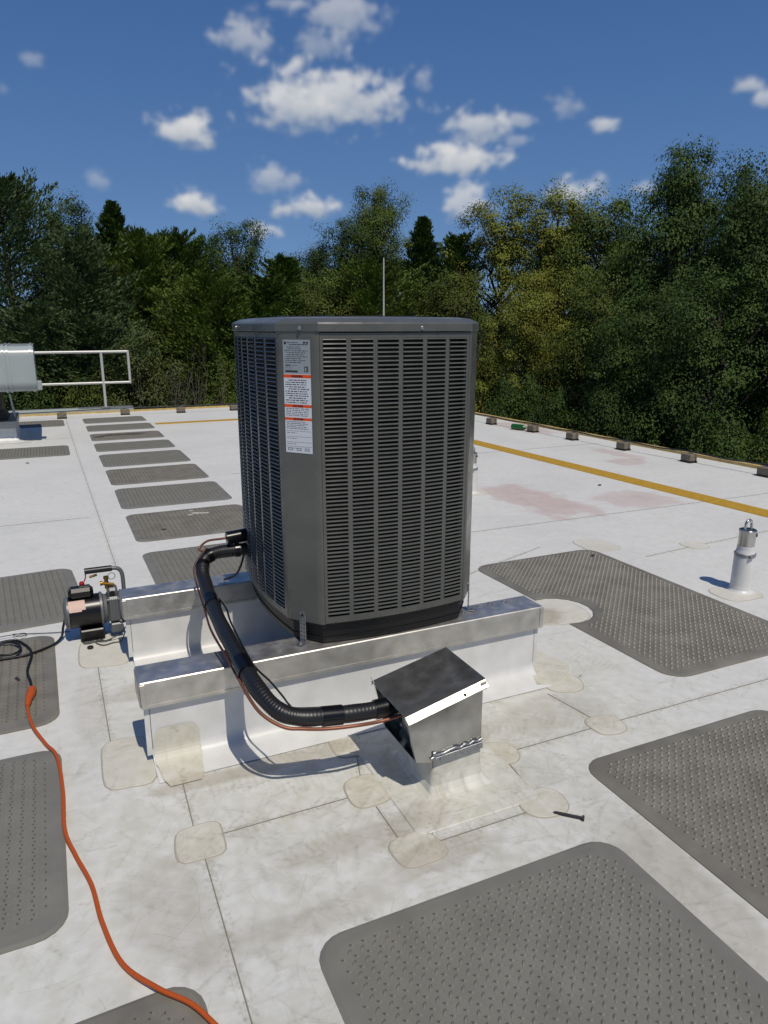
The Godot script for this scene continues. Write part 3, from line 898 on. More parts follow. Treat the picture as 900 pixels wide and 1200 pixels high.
func build_woods() -> void:
	var cedars := [cedar(101, 6.2, 520, 120, 0.0, 0.55), cedar(102, 7.0, 540, 120, 0.04, 0.5), cedar(103, 5.6, 460, 115, 0.0, 0.92)]
	var broad := [broadleaf(201, 6.0, 1.4, 360, 200, 0.62, 0.084, -0.08), broadleaf(202, 5.2, 1.2, 340, 200, 0.60, 0.082, -0.08), broadleaf(203, 6.6, 1.3, 370, 200, 0.64, 0.084, -0.08)]
	var airy := [broadleaf(211, 5.4, 1.6, 340, 160, 0.50, 0.078, -0.06), broadleaf(212, 4.8, 1.6, 330, 160, 0.48, 0.078, -0.06)]
	var near := [broadleaf(221, 7.0, 0.5, 420, 200, 0.58, 0.075, -0.04), broadleaf(222, 6.4, 0.4, 400, 200, 0.58, 0.075, -0.04)]
	var bushes := [bush(301, 4.6, 220, 200, 0.07), bush(302, 5.2, 240, 200, 0.066)]
	var twigs := [bare(401), bare(402)]
	rng.seed = 77
	var T := "trees of the wood beyond the far roof edge"
	var R := "trees of the wood beside the right roof edge"
	var U := "shrubs at the foot of the wood"
	var rows := [
		# proto, natural height, name, label, category, group, x, z, height, width factor, material
		[cedars[1], 10.0, "cedar_tree", "tall blue green cedar above the grey duct, cut by the left picture edge", "tree", T, -0.6, -21.0, 10.3, 1.15, "leaf_cedar_blue"],
		[cedars[0], 10.0, "cedar_tree", "grey green feathery cedar between the tall left cedar and the first pointed tip", "tree", T, 1.0, -20.0, 8.9, 1.0, "leaf_cedar_blue"],
		[broad[1], 10.0, "broadleaf_tree", "narrow leafy crown poking above the cedars over the duct", "tree", T, 0.95, -24.0, 10.5, 0.55, "leaf_dark"],
		[cedars[2], 10.0, "cedar_tree", "slim dark cedar whose pointed tip stands highest above the guard rail", "tree", T, 2.15, -23.0, 10.3, 1.15, "leaf_dark"],
		[cedars[0], 10.0, "cedar_tree", "yellow green dense cedar right of the slim pointed one", "tree", T, 2.6, -21.0, 9.2, 0.95, "leaf_cedar_bright"],
		[cedars[1], 10.0, "cedar_tree", "broad mid green cedar halfway between guard rail and condenser", "tree", T, 3.7, -22.0, 9.3, 0.95, "leaf_cedar_green"],
		[cedars[0], 10.0, "cedar_tree", "low blue grey cedar directly behind the grey duct", "tree", T, -0.1, -18.4, 7.2, 1.1, "leaf_cedar_blue"],
		[broad[0], 10.0, "broadleaf_tree", "dark spotted broadleaf tree just left of the round topped one", "tree", T, 4.5, -23.5, 9.3, 0.6, "leaf_dark"],
		[near[1], 10.0, "broadleaf_tree", "round topped mid green tree above the left edge of the condenser", "tree", T, 5.7, -23.0, 10.0, 0.62, "leaf_deep"],
		[cedars[0], 10.0, "cedar_tree", "short cedar in the dip right of the round topped tree", "tree", T, 6.8, -22.0, 8.8, 0.95, "leaf_cedar_green"],
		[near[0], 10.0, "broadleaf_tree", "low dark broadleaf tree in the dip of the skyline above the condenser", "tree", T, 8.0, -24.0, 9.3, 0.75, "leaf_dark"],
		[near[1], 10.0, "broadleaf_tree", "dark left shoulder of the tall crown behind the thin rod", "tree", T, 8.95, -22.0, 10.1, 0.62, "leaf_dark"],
		[near[0], 10.0, "broadleaf_tree", "tall dark olive crown directly behind the thin rod", "tree", T, 10.5, -23.0, 11.4, 0.62, "leaf_green"],
		[cedars[2], 10.0, "cedar_tree", "dark cedar with bare leader right of the tall crown behind the rod", "tree", T, 11.5, -22.0, 10.3, 1.2, "leaf_dark"],
		[cedars[0], 10.0, "cedar_tree", "small pointed cedar left of the yellow green airy trees", "tree", T, 12.2, -21.0, 9.6, 0.8, "leaf_cedar_green"],
		[cedars[0], 10.0, "cedar_tree", "low grey green cedar beside the guard rail post", "tree", T, 1.0, -18.0, 7.0, 1.05, "leaf_cedar_blue"],
		[cedars[1], 10.0, "cedar_tree", "bright green cedar with spreading sprays left of the condenser top", "tree", T, 4.0, -19.2, 8.0, 1.0, "leaf_cedar_bright"],
		[cedars[0], 10.0, "cedar_tree", "dense green cedar partly hidden by the condenser's left edge", "tree", T, 5.4, -19.0, 8.0, 1.1, "leaf_cedar_green"],
		[near[1], 10.0, "broadleaf_tree", "olive young tree behind the left half of the condenser lid", "tree", T, 6.9, -18.8, 8.2, 0.62, "leaf_olive"],
		[cedars[1], 10.0, "cedar_tree", "yellow olive cedar just left of the thin rod", "tree", T, 8.3, -18.8, 8.4, 1.15, "leaf_cedar_bright"],
		[near[0], 10.0, "broadleaf_tree", "olive young tree behind the right half of the condenser lid", "tree", T, 10.0, -17.8, 8.2, 0.6, "leaf_olive"],
		[airy[0], 10.0, "broadleaf_tree", "airy yellow green tree above the condenser's right corner", "tree", R, 13.0, -20.3, 11.0, 0.82, "leaf_yellow"],
		[airy[1], 10.0, "broadleaf_tree", "second airy yellow green tree, right of its twin and before a dark far crown", "tree", R, 14.2, -18.8, 10.8, 0.8, "leaf_yellow"],
		[broad[0], 10.0, "broadleaf_tree", "far dark crown in the gap between yellow green and mid green trees", "tree", R, 18.6, -23.6, 10.4, 0.8, "leaf_dark"],
		[broad[1], 10.0, "broadleaf_tree", "mid green tree with pointed top right of the far dark crown", "tree", R, 12.3, -14.2, 9.9, 0.62, "leaf_green"],
		[broad[2], 10.0, "broadleaf_tree", "mid green sloping crown left of the tallest tree", "tree", R, 12.5, -12.8, 9.0, 0.56, "leaf_green"],
		[broad[0], 10.0, "broadleaf_tree", "tallest dark green tree with ragged top on the right", "tree", R, 11.7, -11.2, 10.2, 0.52, "leaf_deep"],
		[broad[1], 10.0, "broadleaf_tree", "tall dark tree with sky gaps beside the tallest one", "tree", R, 13.0, -11.2, 10.1, 0.55, "leaf_deep"],
		[broad[2], 10.0, "broadleaf_tree", "tall dark tree cut by the right picture edge", "tree", R, 12.2, -9.6, 9.7, 0.55, "leaf_dark"],
		[broad[0], 10.0, "broadleaf_tree", "dark tree mostly out of view past the right picture edge", "tree", R, 11.6, -7.6, 9.3, 0.6, "leaf_deep"],
		[near[0], 10.0, "broadleaf_tree", "small yellow leaved maple right of the condenser's top corner", "tree", R, 10.6, -14.4, 8.1, 0.52, "leaf_yellow"],
		[near[1], 10.0, "broadleaf_tree", "olive tree between the yellow maple and the deep green maples", "tree", R, 10.6, -12.4, 7.9, 0.55, "leaf_olive"],
		[near[0], 10.0, "broadleaf_tree", "deep green maple over the middle of the yellow roof stripe", "tree", R, 10.0, -10.4, 7.5, 0.52, "leaf_deep"],
		[near[1], 10.0, "broadleaf_tree", "deep green maple leaning out above the concrete blocks on the right", "tree", R, 10.0, -8.8, 7.8, 0.55, "leaf_deep"],
		[bushes[0], 5.0, "shrub", "dark shrub at the roof edge behind the grey duct", "shrub", U, -0.4, -17.0, 6.2, 0.7, "leaf_dark"],
		[bushes[1], 5.0, "shrub", "brown olive shrub behind the end of the guard rail", "shrub", U, 1.9, -17.2, 6.9, 0.72, "leaf_brown"],
		[bushes[0], 5.0, "shrub", "dark shrub under the guard rail's middle", "shrub", U, 0.8, -16.6, 5.9, 0.6, "leaf_olive"],
		[bushes[1], 5.0, "shrub", "low green shrub between the bare twigs and the condenser", "shrub", U, 3.9, -17.0, 6.3, 0.6, "leaf_green"],
		[bushes[0], 5.0, "shrub", "dark green shrub just right of the condenser's upper side", "shrub", U, 8.9, -12.9, 6.0, 0.6, "leaf_deep"],
		[bushes[1], 5.0, "shrub", "low dark shrub behind the green bottle", "shrub", U, 8.9, -11.4, 5.8, 0.55, "leaf_dark"],
		[bushes[0], 5.0, "shrub", "dark shrub behind the second concrete block from the bottle", "shrub", U, 8.9, -9.6, 5.9, 0.55, "leaf_dark"],
		[bushes[1], 5.0, "shrub", "dark low shrub behind the last concrete blocks", "shrub", U, 9.0, -8.0, 5.8, 0.5, "leaf_deep"],
		[bushes[0], 5.0, "shrub", "yellow green shrub at the right picture edge", "shrub", U, 8.6, -6.4, 6.1, 0.36, "leaf_olive"],
		[twigs[0], 5.0, "bare_bush", "grey leafless bush left of the condenser above the roof edge", "shrub", U, 2.9, -16.3, 6.4, 0.55, ""],
		[twigs[1], 5.0, "bare_bush", "grey leafless twigs above the condenser's right top corner", "shrub", U, 9.2, -15.8, 7.5, 0.4, ""],
	]
	for r in rows:
		plant(r[0], r[1], r[2], r[3], r[4], r[5], r[6], r[7], r[8], r[9], rng.randf() * TAU, r[10], "pale_bark" if r[10] == "" else "bark")
	# the depth of the wood behind those trees
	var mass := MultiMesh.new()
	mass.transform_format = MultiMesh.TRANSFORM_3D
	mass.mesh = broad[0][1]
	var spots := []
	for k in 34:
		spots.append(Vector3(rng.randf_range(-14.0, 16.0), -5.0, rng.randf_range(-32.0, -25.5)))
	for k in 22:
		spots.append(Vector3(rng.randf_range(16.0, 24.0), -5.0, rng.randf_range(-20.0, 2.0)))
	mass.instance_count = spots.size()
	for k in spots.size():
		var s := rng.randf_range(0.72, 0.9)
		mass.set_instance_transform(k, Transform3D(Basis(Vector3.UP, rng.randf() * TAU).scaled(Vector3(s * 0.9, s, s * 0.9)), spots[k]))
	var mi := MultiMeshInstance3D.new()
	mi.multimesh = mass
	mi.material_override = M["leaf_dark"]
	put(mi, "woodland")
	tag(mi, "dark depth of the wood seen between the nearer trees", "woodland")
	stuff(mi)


# ------------------------------------------------------------------ roof
func build_roof() -> void:
	var ground := MB.new()
	ground.quad(Vector3(-150, -5, -160), Vector3(160, -5, -160), Vector3(160, -5, 90), Vector3(-150, -5, 90), Vector3.UP)
	structure(part("ground", ground, M["forest_floor"]))
	var roof := put(Node3D.new(), "roof")
	structure(roof)
	var far := -14.12
	var edge := func(z: float) -> float: return 6.78 + 0.0345 * (z - far)
	# membrane sheet, with UV for the fine tile and UV2 for the grime map
	var a := []
	a.resize(Mesh.ARRAY_MAX)
	var v := PackedVector3Array()
	var u := PackedVector2Array()
	var u2 := PackedVector2Array()
	var ix := PackedInt32Array()
	var zs := [far, -10.0, -6.0, -3.0, 0.0, 3.0, 6.0]
	for z in zs:
		for t in 9:
			var p := Vector3(lerpf(-12.0, edge.call(z), t / 8.0), 0, z)
			v.append(p)
			u.append(Vector2(p.x, p.z))
			u2.append(Vector2((p.x - ROOF_X) / ROOF_W, (p.z - ROOF_Z) / ROOF_D))
	for r in zs.size() - 1:
		for t in 8:
			var i := r * 9 + t
			ix.append_array(PackedInt32Array([i, i + 1, i + 10, i, i + 10, i + 9]))
	var nn := PackedVector3Array()
	nn.resize(v.size())
	nn.fill(Vector3.UP)
	a[Mesh.ARRAY_VERTEX] = v
	a[Mesh.ARRAY_NORMAL] = nn
	a[Mesh.ARRAY_TEX_UV] = u
	a[Mesh.ARRAY_TEX_UV2] = u2
	a[Mesh.ARRAY_INDEX] = ix
	var sheet := ArrayMesh.new()
	sheet.add_surface_from_arrays(Mesh.PRIMITIVE_TRIANGLES, a)
	part_mesh("membrane", sheet, M["membrane"], roof)
	# walls below the roof
	var wall := MB.new()
	wall.quad(Vector3(-12, -5, far), Vector3(6.78, -5, far), Vector3(6.78, -0.05, far), Vector3(-12, -0.05, far), Vector3(0, 0, -1))
	part("wall", wall, M["wall_siding"], roof)
	wall = MB.new()
	wall.quad(Vector3(6.78, -5, far), Vector3(7.47, -5, 6), Vector3(7.47, -0.05, 6), Vector3(6.78, -0.05, far), Vector3(1, 0, 0))
	part("wall", wall, M["wall_siding"], roof)
	wall = MB.new()
	wall.quad(Vector3(-12, -5, 6), Vector3(7.47, -5, 6), Vector3(7.47, -0.05, 6), Vector3(-12, -0.05, 6), Vector3(0, 0, 1))
	part("wall", wall, M["wall_siding"], roof)
	wall = MB.new()
	wall.quad(Vector3(-12, -5, far), Vector3(-12, -5, 6), Vector3(-12, -0.05, 6), Vector3(-12, -0.05, far), Vector3(-1, 0, 0))
	part("wall", wall, M["wall_siding"], roof)
	# metal edge strips
	var e := MB.new()
	e.stack([segment(edge.call(far) + 0.03, far - 0.03, edge.call(6.0) + 0.03, 6.0, 0.08), segment(edge.call(far) + 0.03, far - 0.03, edge.call(6.0) + 0.03, 6.0, 0.07)], [-0.12, 0.035])
	part("edge_strip", e, M["edge_metal"], roof)
	e = MB.new()
	e.stack([segment(-12.0, far - 0.035, edge.call(far) - 0.02, far - 0.035, 0.08), segment(-12.0, far - 0.035, edge.call(far) - 0.02, far - 0.035, 0.07)], [-0.12, 0.03])
	part("edge_strip", e, M["edge_metal"], roof)
	# painted warning stripe: along the right side and across the far end
	for s in [[5.03, -12.16, 5.60, -0.6, 0.23], [1.52, -12.16, 4.915, -12.16, 0.2]]:
		var y := MB.new()
		y.stack([segment(s[0], s[1], s[2], s[3], s[4]), segment(s[0], s[1], s[2], s[3], s[4] - 0.004)], [0.0, 0.005])
		part("yellow_stripe", y, M["yellow_paint"], roof)
	# laps of the membrane: a step with a grimy lip
	for s in SEAMS:
		var sm := MB.new()
		sm.stack([segment(s[0], s[1], s[2], s[3], 0.0038), segment(s[0], s[1], s[2], s[3], 0.0025)], [0.0, 0.0022])
		part("seam", sm, M["seam_grime"], roof)
	# cover patches: x, z, half width, half depth, turn, squareness
	for p in [
		[0.122, -2.51, 0.088, 0.165, 0.03, 5.0], [0.28, -1.971, 0.072, 0.082, 0.05, 5.0], [0.89, -2.273, 0.06, 0.075, 0.1, 4.0], [0.849, -1.989, 0.07, 0.085, 0.0, 3.5],
		[1.005, -2.131, 0.055, 0.072, 0.1, 2.6], [0.878, -1.663, 0.08, 0.07, -0.1, 3.6], [1.237, -1.831, 0.062, 0.062, 0.0, 2.1], [1.016, -1.822, 0.066, 0.07, 0.0, 2.1], [1.387, -1.988, 0.072, 0.075, 0.2, 2.6],
		[1.362, -1.682, 0.08, 0.075, 0.1, 2.4], [1.889, -1.977, 0.075, 0.068, 0.1, 3.0], [1.951, -2.332, 0.088, 0.088, 0.3, 2.6], [3.5, -3.918, 0.13, 0.15, 0.1, 4.0], [4.151, -3.618, 0.085, 0.09, 0.0, 3.0],
		[0.115, -3.527, 0.115, 0.17, 0.05, 5.0], [3.6, -2.80, 0.14, 0.115, 0.1, 3.0], [2.42, -3.02, 0.20, 0.165, 0.1, 2.6], [3.6, -5.75, 0.13, 0.12, 0.0, 3.0]]:
		var b := MB.new()
		var o := wobbly(p[0], p[1], p[2], p[3], p[4], p[5])
		b.roof_mapped = true
		b.stack([o, inset(o, 0.003)], [0.0, 0.0035])
		var pt := part("patch", b, M["patch_membrane"], roof)
		var g := MB.new()
		var ring := inset(o, -0.0035)
		g.stack([ring, inset(ring, 0.002)], [0.0, 0.0022])
		part("sealant_edge", g, M["patch_grime"], pt)


# ------------------------------------------------------------------ walkway pads
func pad_meshes(o: PackedVector2Array, border: float) -> Array:
	var b := MB.new()
	b.stack([o, o, inset(o, 0.012), inset(o, border * 0.75)], [0.0, 0.004, 0.0085, 0.011])
	var lugs := MB.new()
	var inner := inset(o, border)
	var lo := inner[0]
	var hi := inner[0]
	for p in inner:
		lo = Vector2(minf(lo.x, p.x), minf(lo.y, p.y))
		hi = Vector2(maxf(hi.x, p.x), maxf(hi.y, p.y))
	var step := 0.0348
	var rows := int((hi.y - lo.y) / step * 2.0)
	for r in rows + 1:
		var z := lo.y + r * step * 0.5
		for k in int((hi.x - lo.x) / step) + 1:
			var x := lo.x + k * step + (step * 0.5 if r % 2 else 0.0)
			if not Geometry2D.is_point_in_polygon(Vector2(x, z), inner):
				continue
			var d := Vector3(-0.655, 0, 0.755) if r % 2 else Vector3(0.866, 0, 0.5)
			var w := Vector3(d.z, 0, -d.x)
			var c := Vector3(x, 0.0112, z)
			var l := 0.0128
			var wd := 0.0042
			var hex := []
			for q in [[-1.0, 0.0], [-0.35, 1.0], [0.35, 1.0], [1.0, 0.0], [0.35, -1.0], [-0.35, -1.0]]:
				hex.append(c + d * l * q[0] + w * wd * q[1])
			var top := []
			for q in hex:
				top.append(c + d * (q - c).dot(d) * 0.62 + w * (q - c).dot(w) * 0.18 + Vector3(0, 0.004, 0))
			for q in 6:
				lugs.quad(hex[q], hex[(q + 1) % 6], top[(q + 1) % 6], top[q], ((hex[q] + hex[(q + 1) % 6]) / 2.0 - c).normalized() + Vector3.UP * 0.85)
			lugs.quad(top[0], top[1], top[2], top[3], Vector3.UP)
			lugs.quad(top[0], top[3], top[4], top[5], Vector3.UP)
	return [b.mesh(), lugs.mesh()]

func pad(meshes: Array, label: String, at: Vector3, turn: float, material := "rubber_pad") -> Node3D:
	var t := thing("walkway_pad", label, "walkway pad", at, turn, "grey rubber walkway pads on the roof")
	part_mesh("pad_sheet", meshes[0], M[material], t)
	stuff(part_mesh("tread_lugs", meshes[1], M[material], t))
	return t

func build_pads() -> void:
	var col := pad_meshes(rounded(-0.487, -0.43, 0.487, 0.43, 0.075), 0.055)
	var short := pad_meshes(rounded(-0.487, -0.345, 0.487, 0.345, 0.075), 0.055)
	var row := [
		[-12.98, short, "narrow grey walkway pad at the far roof edge, end of the long row", "rubber_pad"],
		[-11.98, short, "grey walkway pad between the far end pad and the scuffed one", "rubber_pad"],
		[-10.98, short, "grey walkway pad darkened by black scuffs across its middle", "rubber_pad_dusty"],
		[-10.02, short, "grey walkway pad just nearer than the scuffed pad of the row", "rubber_pad"],
		[-8.99, col, "grey walkway pad in the middle of the long row of nine", "rubber_pad"],
		[-7.94, col, "grey walkway pad in the row, two beyond the one with the white splash", "rubber_pad_dusty"],
		[-6.88, col, "grey walkway pad in the row, next beyond the one with the white splash", "rubber_pad"],
		[-5.80, col, "grey walkway pad with a white splash and a small dark hole", "rubber_pad_dusty"],
		[-4.66, col, "grey walkway pad partly behind the black pipe elbow, nearest of the row", "rubber_pad"]]
	for r in row:
		var p := pad(r[1], r[2], Vector3(0.96, 0, r[0]), rng.randf_range(-0.012, 0.012), r[3])
		if r[2].contains("with a white splash"):
			for s in [[0.08, -0.22, 0.05, 0.02], [0.15, -0.20, 0.02, 0.012], [0.01, -0.19, 0.025, 0.01], [0.04, -0.33, 0.014, 0.01]]:
				var b := MB.new()
				var o := wobbly(s[0], s[1], s[2], s[3], 0.3, 2.2, 0.35)
				b.stack([o, inset(o, 0.002)], [0.011, 0.0155])
				part("paint_splash", b, M["white_splash"], p)
			var d := MB.new()
			var q := wobbly(-0.26, 0.18, 0.02, 0.016, 0.3, 2.2, 0.2)
			d.stack([q, inset(q, 0.002)], [0.011, 0.0156])
			part("dark_spot", d, M["dark_scuff"], p)
		elif r[2].contains("scuffs"):
			for s in [[0.0, -0.12, 0.22, 0.03], [-0.2, -0.05, 0.16, 0.03], [0.2, -0.1, 0.1, 0.025], [-0.38, 0.02, 0.06, 0.05], [0.05, -0.02, 0.12, 0.02]]:
				var b := MB.new()
				var o := wobbly(s[0], s[1], s[2], s[3], 0.1, 2.2, 0.3)
				b.stack([o, inset(o, 0.002)], [0.011, 0.0152 + 0.0003 * s[2]])
				part("scuff", b, M["dark_scuff"], p)
	var square := pad_meshes(rounded(-0.487, -0.475, 0.487, 0.475, 0.085), 0.06)
	pad(square, "slightly turned grey walkway pad behind the vacuum pump at the left edge", Vector3(-0.44, 0, -4.46), 0.075, "rubber_pad")
	pad(square, "grey walkway pad under the black coiled cord and orange plug", Vector3(-0.588, 0, -3.38), 0.01, "rubber_pad_dusty")
	pad(square, "grey walkway pad crossed by the orange cord at the left edge", Vector3(-0.585, 0, -2.24), 0.0, "rubber_pad")
	pad(square, "grey walkway pad at the bottom left corner under the orange cord", Vector3(-0.29, 0, -1.0), 0.03, "rubber_pad_dusty")
	pad(square, "large grey walkway pad at the bottom centre in front of the steel hood", Vector3(0.952, 0, -0.992), 0.0, "rubber_pad")
	pad(square, "large grey walkway pad at the right edge, nearest right of the bottom centre pad", Vector3(2.1, 0, -1.332), 0.0, "rubber_pad_dusty")
	var long := pad_meshes(rounded(-0.487, -0.41, 0.487, 0.41, 0.07), 0.05)
	pad(long, "grey walkway pad at the left edge in front of the grey duct curb", Vector3(-0.325, 0, -9.99), 0.0, "rubber_pad")
	pad(long, "far grey walkway pad beside the duct's dark shadow", Vector3(-0.31, 0, -12.9), 0.0, "rubber_pad")
	# the wide pad with a bite cut out for a round patch
	var o := PackedVector2Array()
	var whole := rounded(2.42, -3.87, 3.40, -2.14, 0.11)
	for p in whole:
		o.append(p)
	# whole runs: near right corner, near left, far left, far right; cut into the left side between near left and far left
	var cut := PackedVector2Array()
	for k in 12:
		cut.append(o[k])
	for k in 11:
		var a := lerpf(0.62 * PI, -0.55 * PI, k / 10.0)
		cut.append(Vector2(2.47 + 0.185 * cos(a), -3.02 + 0.185 * sin(a)))
	for k in range(12, o.size()):
		cut.append(o[k])
	var centre := Vector2(2.9, -3.0)
	var local := PackedVector2Array()
	for p in cut:
		local.append(p - centre)
	pad(pad_meshes(local, 0.05), "wide grey walkway pad with a rounded bite beside the front curb's right end", Vector3(centre.x, 0, centre.y), 0.0, "rubber_pad_dusty")


# ------------------------------------------------------------------ curbs and hood
func extrude_x(b: MB, prof: Array, x0: float, x1: float) -> void:
	for i in prof.size() - 1:
		var p: Vector2 = prof[i]
		var q: Vector2 = prof[i + 1]
		var before: Vector2 = prof[max(i - 1, 0)]
		var after: Vector2 = prof[min(i + 2, prof.size() - 1)]
		var n1 := ((q - p).normalized() + (p - before).normalized()).normalized().orthogonal()
		var n2 := ((q - p).normalized() + (after - q).normalized()).normalized().orthogonal()
		if (q - p).normalized().dot((p - before).normalized()) < 0.75:
			n1 = (q - p).normalized().orthogonal()
		if (q - p).normalized().dot((after - q).normalized()) < 0.75:
			n2 = (q - p).normalized().orthogonal()
		var A := Vector3(0, n1.y, n1.x)
		var B := Vector3(0, n2.y, n2.x)
		if A.y < -0.5 or (absf(A.y) < 0.5 and false):
			A = -A
			B = -B
		var i0 := b.vert(Vector3(x0, p.y, p.x), A)
		var i1 := b.vert(Vector3(x1, p.y, p.x), A)
		var i2 := b.vert(Vector3(x1, q.y, q.x), B)
		var i3 := b.vert(Vector3(x0, q.y, q.x), B)
		b.face(i0, i1, i2)
		b.face(i0, i2, i3)

func curb(called: String, label: String, zf: float, zb: float, x0: float, x1: float, top: float) -> Node3D:
	var zc := (zf + zb) / 2.0
	var t := thing(called, label, "equipment curb", Vector3((x0 + x1) / 2.0, 0, zc), 0.0, "steel capped curbs under the condenser")
	var hw := (x1 - x0) / 2.0
	var hd := (zf - zb) / 2.0
	# flashed body: profile from the front skirt over the top to the back skirt, (z, y)
	var f := hd - 0.02
	var prof := [Vector2(f + 0.145, 0.003), Vector2(f + 0.14, 0.005)]
	for k in 9:
		var a := PI / 2.0 * k / 8.0
		prof.append(Vector2(f + 0.048 - 0.048 * sin(a), 0.006 + 0.048 - 0.048 * cos(a)))
	prof.append(Vector2(f, top - 0.012))
	prof.append(Vector2(-f, top - 0.012))
	for k in 9:
		var a := PI / 2.0 * (8 - k) / 8.0
		prof.append(Vector2(-f - 0.048 + 0.048 * sin(a), 0.006 + 0.048 - 0.048 * cos(a)))
	prof.append(Vector2(-f - 0.14, 0.005))
	prof.append(Vector2(-f - 0.145, 0.003))
	prof.reverse()
	var b := MB.new()
	extrude_x(b, prof, -hw + 0.028, hw - 0.028)
	for s in [-1.0, 1.0]:
		var poly := PackedVector2Array()
		for p in prof:
			poly.append(p)
		var ids := Geometry2D.triangulate_polygon(poly)
		var at := []
		for p in poly:
			at.append(b.vert(Vector3(s * (hw - 0.028), p.y, p.x), Vector3(s, 0, 0)))
		for i in range(0, ids.size(), 3):
			b.face(at[ids[i]], at[ids[i + 1]], at[ids[i + 2]])
	part("membrane_flashing", b, M["flashing_membrane"], t)
	for s in [-1.0, 1.0]:
		var fl := MB.new()
		fl.box(Vector3(s * (hw - 0.020), 0.125, f - 0.002), Vector3(0.022, 0.19, 0.004), 0.001)
		part("corner_flange", fl, M["flashing_membrane"], t)
	# folded steel cap: tray of thin sheet
	var c := MB.new()
	c.box(Vector3(0, top - 0.05, 0), Vector3(hw * 2.0, 0.10, hd * 2.0), 0.0035)
	var cap := part("metal_cap", c, M["stainless"], t)
	for s in [-1.0, 1.0]:
		var h := MB.new()
		h.box(Vector3(0, top - 0.095, s * (hd + 0.0005)), Vector3(hw * 2.0 - 0.004, 0.012, 0.002))
		part("hem", h, M["stainless"], cap)
		var e := MB.new()
		e.box(Vector3(s * (hw + 0.0015), top - 0.052, 0), Vector3(0.003, 0.088, hd * 2.0 - 0.012), 0.001)
		e.box(Vector3(s * (hw - 0.010), top - 0.052, hd + 0.0015), Vector3(0.018, 0.09, 0.003), 0.001, Basis(Vector3(0, 0, 1), -0.03 * s))
		part("end_fold", e, M["stainless"], cap)
	return cap

func screw(parent: Node, at: Vector3, dir := Vector3.UP, r := 0.0055, material := "galvanised") -> void:
	var b := MB.new()
	var t := Transform3D(Basis(Quaternion(Vector3.UP, dir)), at)
	b.lathe([Vector2(r * 1.6, 0), Vector2(r * 1.6, 0.0015), Vector2(r, 0.002), Vector2(r, 0.005), Vector2(r * 0.7, 0.0062), Vector2(0, 0.0063)], 8, t)
	part("screw", b, M[material], parent)

func build_curbs() -> void:
	var cap := curb("front_curb", "long white flashed curb with stainless cap under the condenser's front side", -2.45, -2.602, 0.18, 1.915, 0.33)
	for p in [[0.60, -0.045], [0.66, -0.05], [0.675, -0.035], [0.73, -0.045], [0.745, -0.03], [0.5, -0.01]]:
		screw(cap, Vector3(p[0], 0.33, p[1]))
	curb("rear_curb", "white flashed curb with stainless cap behind, its left end beside the vacuum pump", -3.325, -3.475, 0.205, 1.915, 0.33)
	# patches that climb the curb ends
	var roof := get_node("roof")
	var b := MB.new()
	var prof := [Vector2(-2.29, 0.004), Vector2(-2.33, 0.010)]
	for k in 7:
		var a := PI / 2.0 * k / 6.0
		prof.append(Vector2(-2.47 + 0.053 - 0.049 * sin(a), 0.010 + 0.048 - 0.048 * cos(a)))
	for k in 7:
		prof.append(Vector2(-2.466, 0.06 + 0.012 * k))
	b.roof_mapped = true
	for k in prof.size() - 1:
		var p: Vector2 = prof[k]
		var q: Vector2 = prof[k + 1]
		var e0: float = 0.03 * (1.0 - sqrt(clampf(minf(k, prof.size() - 1 - k) / 3.0, 0.0, 1.0)))
		var e1: float = 0.03 * (1.0 - sqrt(clampf(minf(k + 1, prof.size() - 2 - k) / 3.0, 0.0, 1.0)))
		var nn := Vector3(0, (p.x - q.x), (q.y - p.y)).normalized()
		b.quad(Vector3(0.212 + e0, p.y, p.x), Vector3(0.378 - e0, p.y, p.x), Vector3(0.378 - e1, q.y, q.x), Vector3(0.212 + e1, q.y, q.x), nn)
	part("patch", b, M["patch_membrane"], roof)
	b = MB.new()
	var o := PackedVector2Array([Vector2(1.83, -2.36), Vector2(1.87, -2.335), Vector2(1.94, -2.33), Vector2(2.05, -2.40), Vector2(2.09, -2.46), Vector2(2.06, -2.58), Vector2(1.98, -2.78), Vector2(1.90, -2.84), Vector2(1.895, -2.5)])
	b.roof_mapped = true
	b.stack([o, inset(o, 0.003)], [0.0, 0.008])
	part("patch", b, M["patch_membrane"], roof)

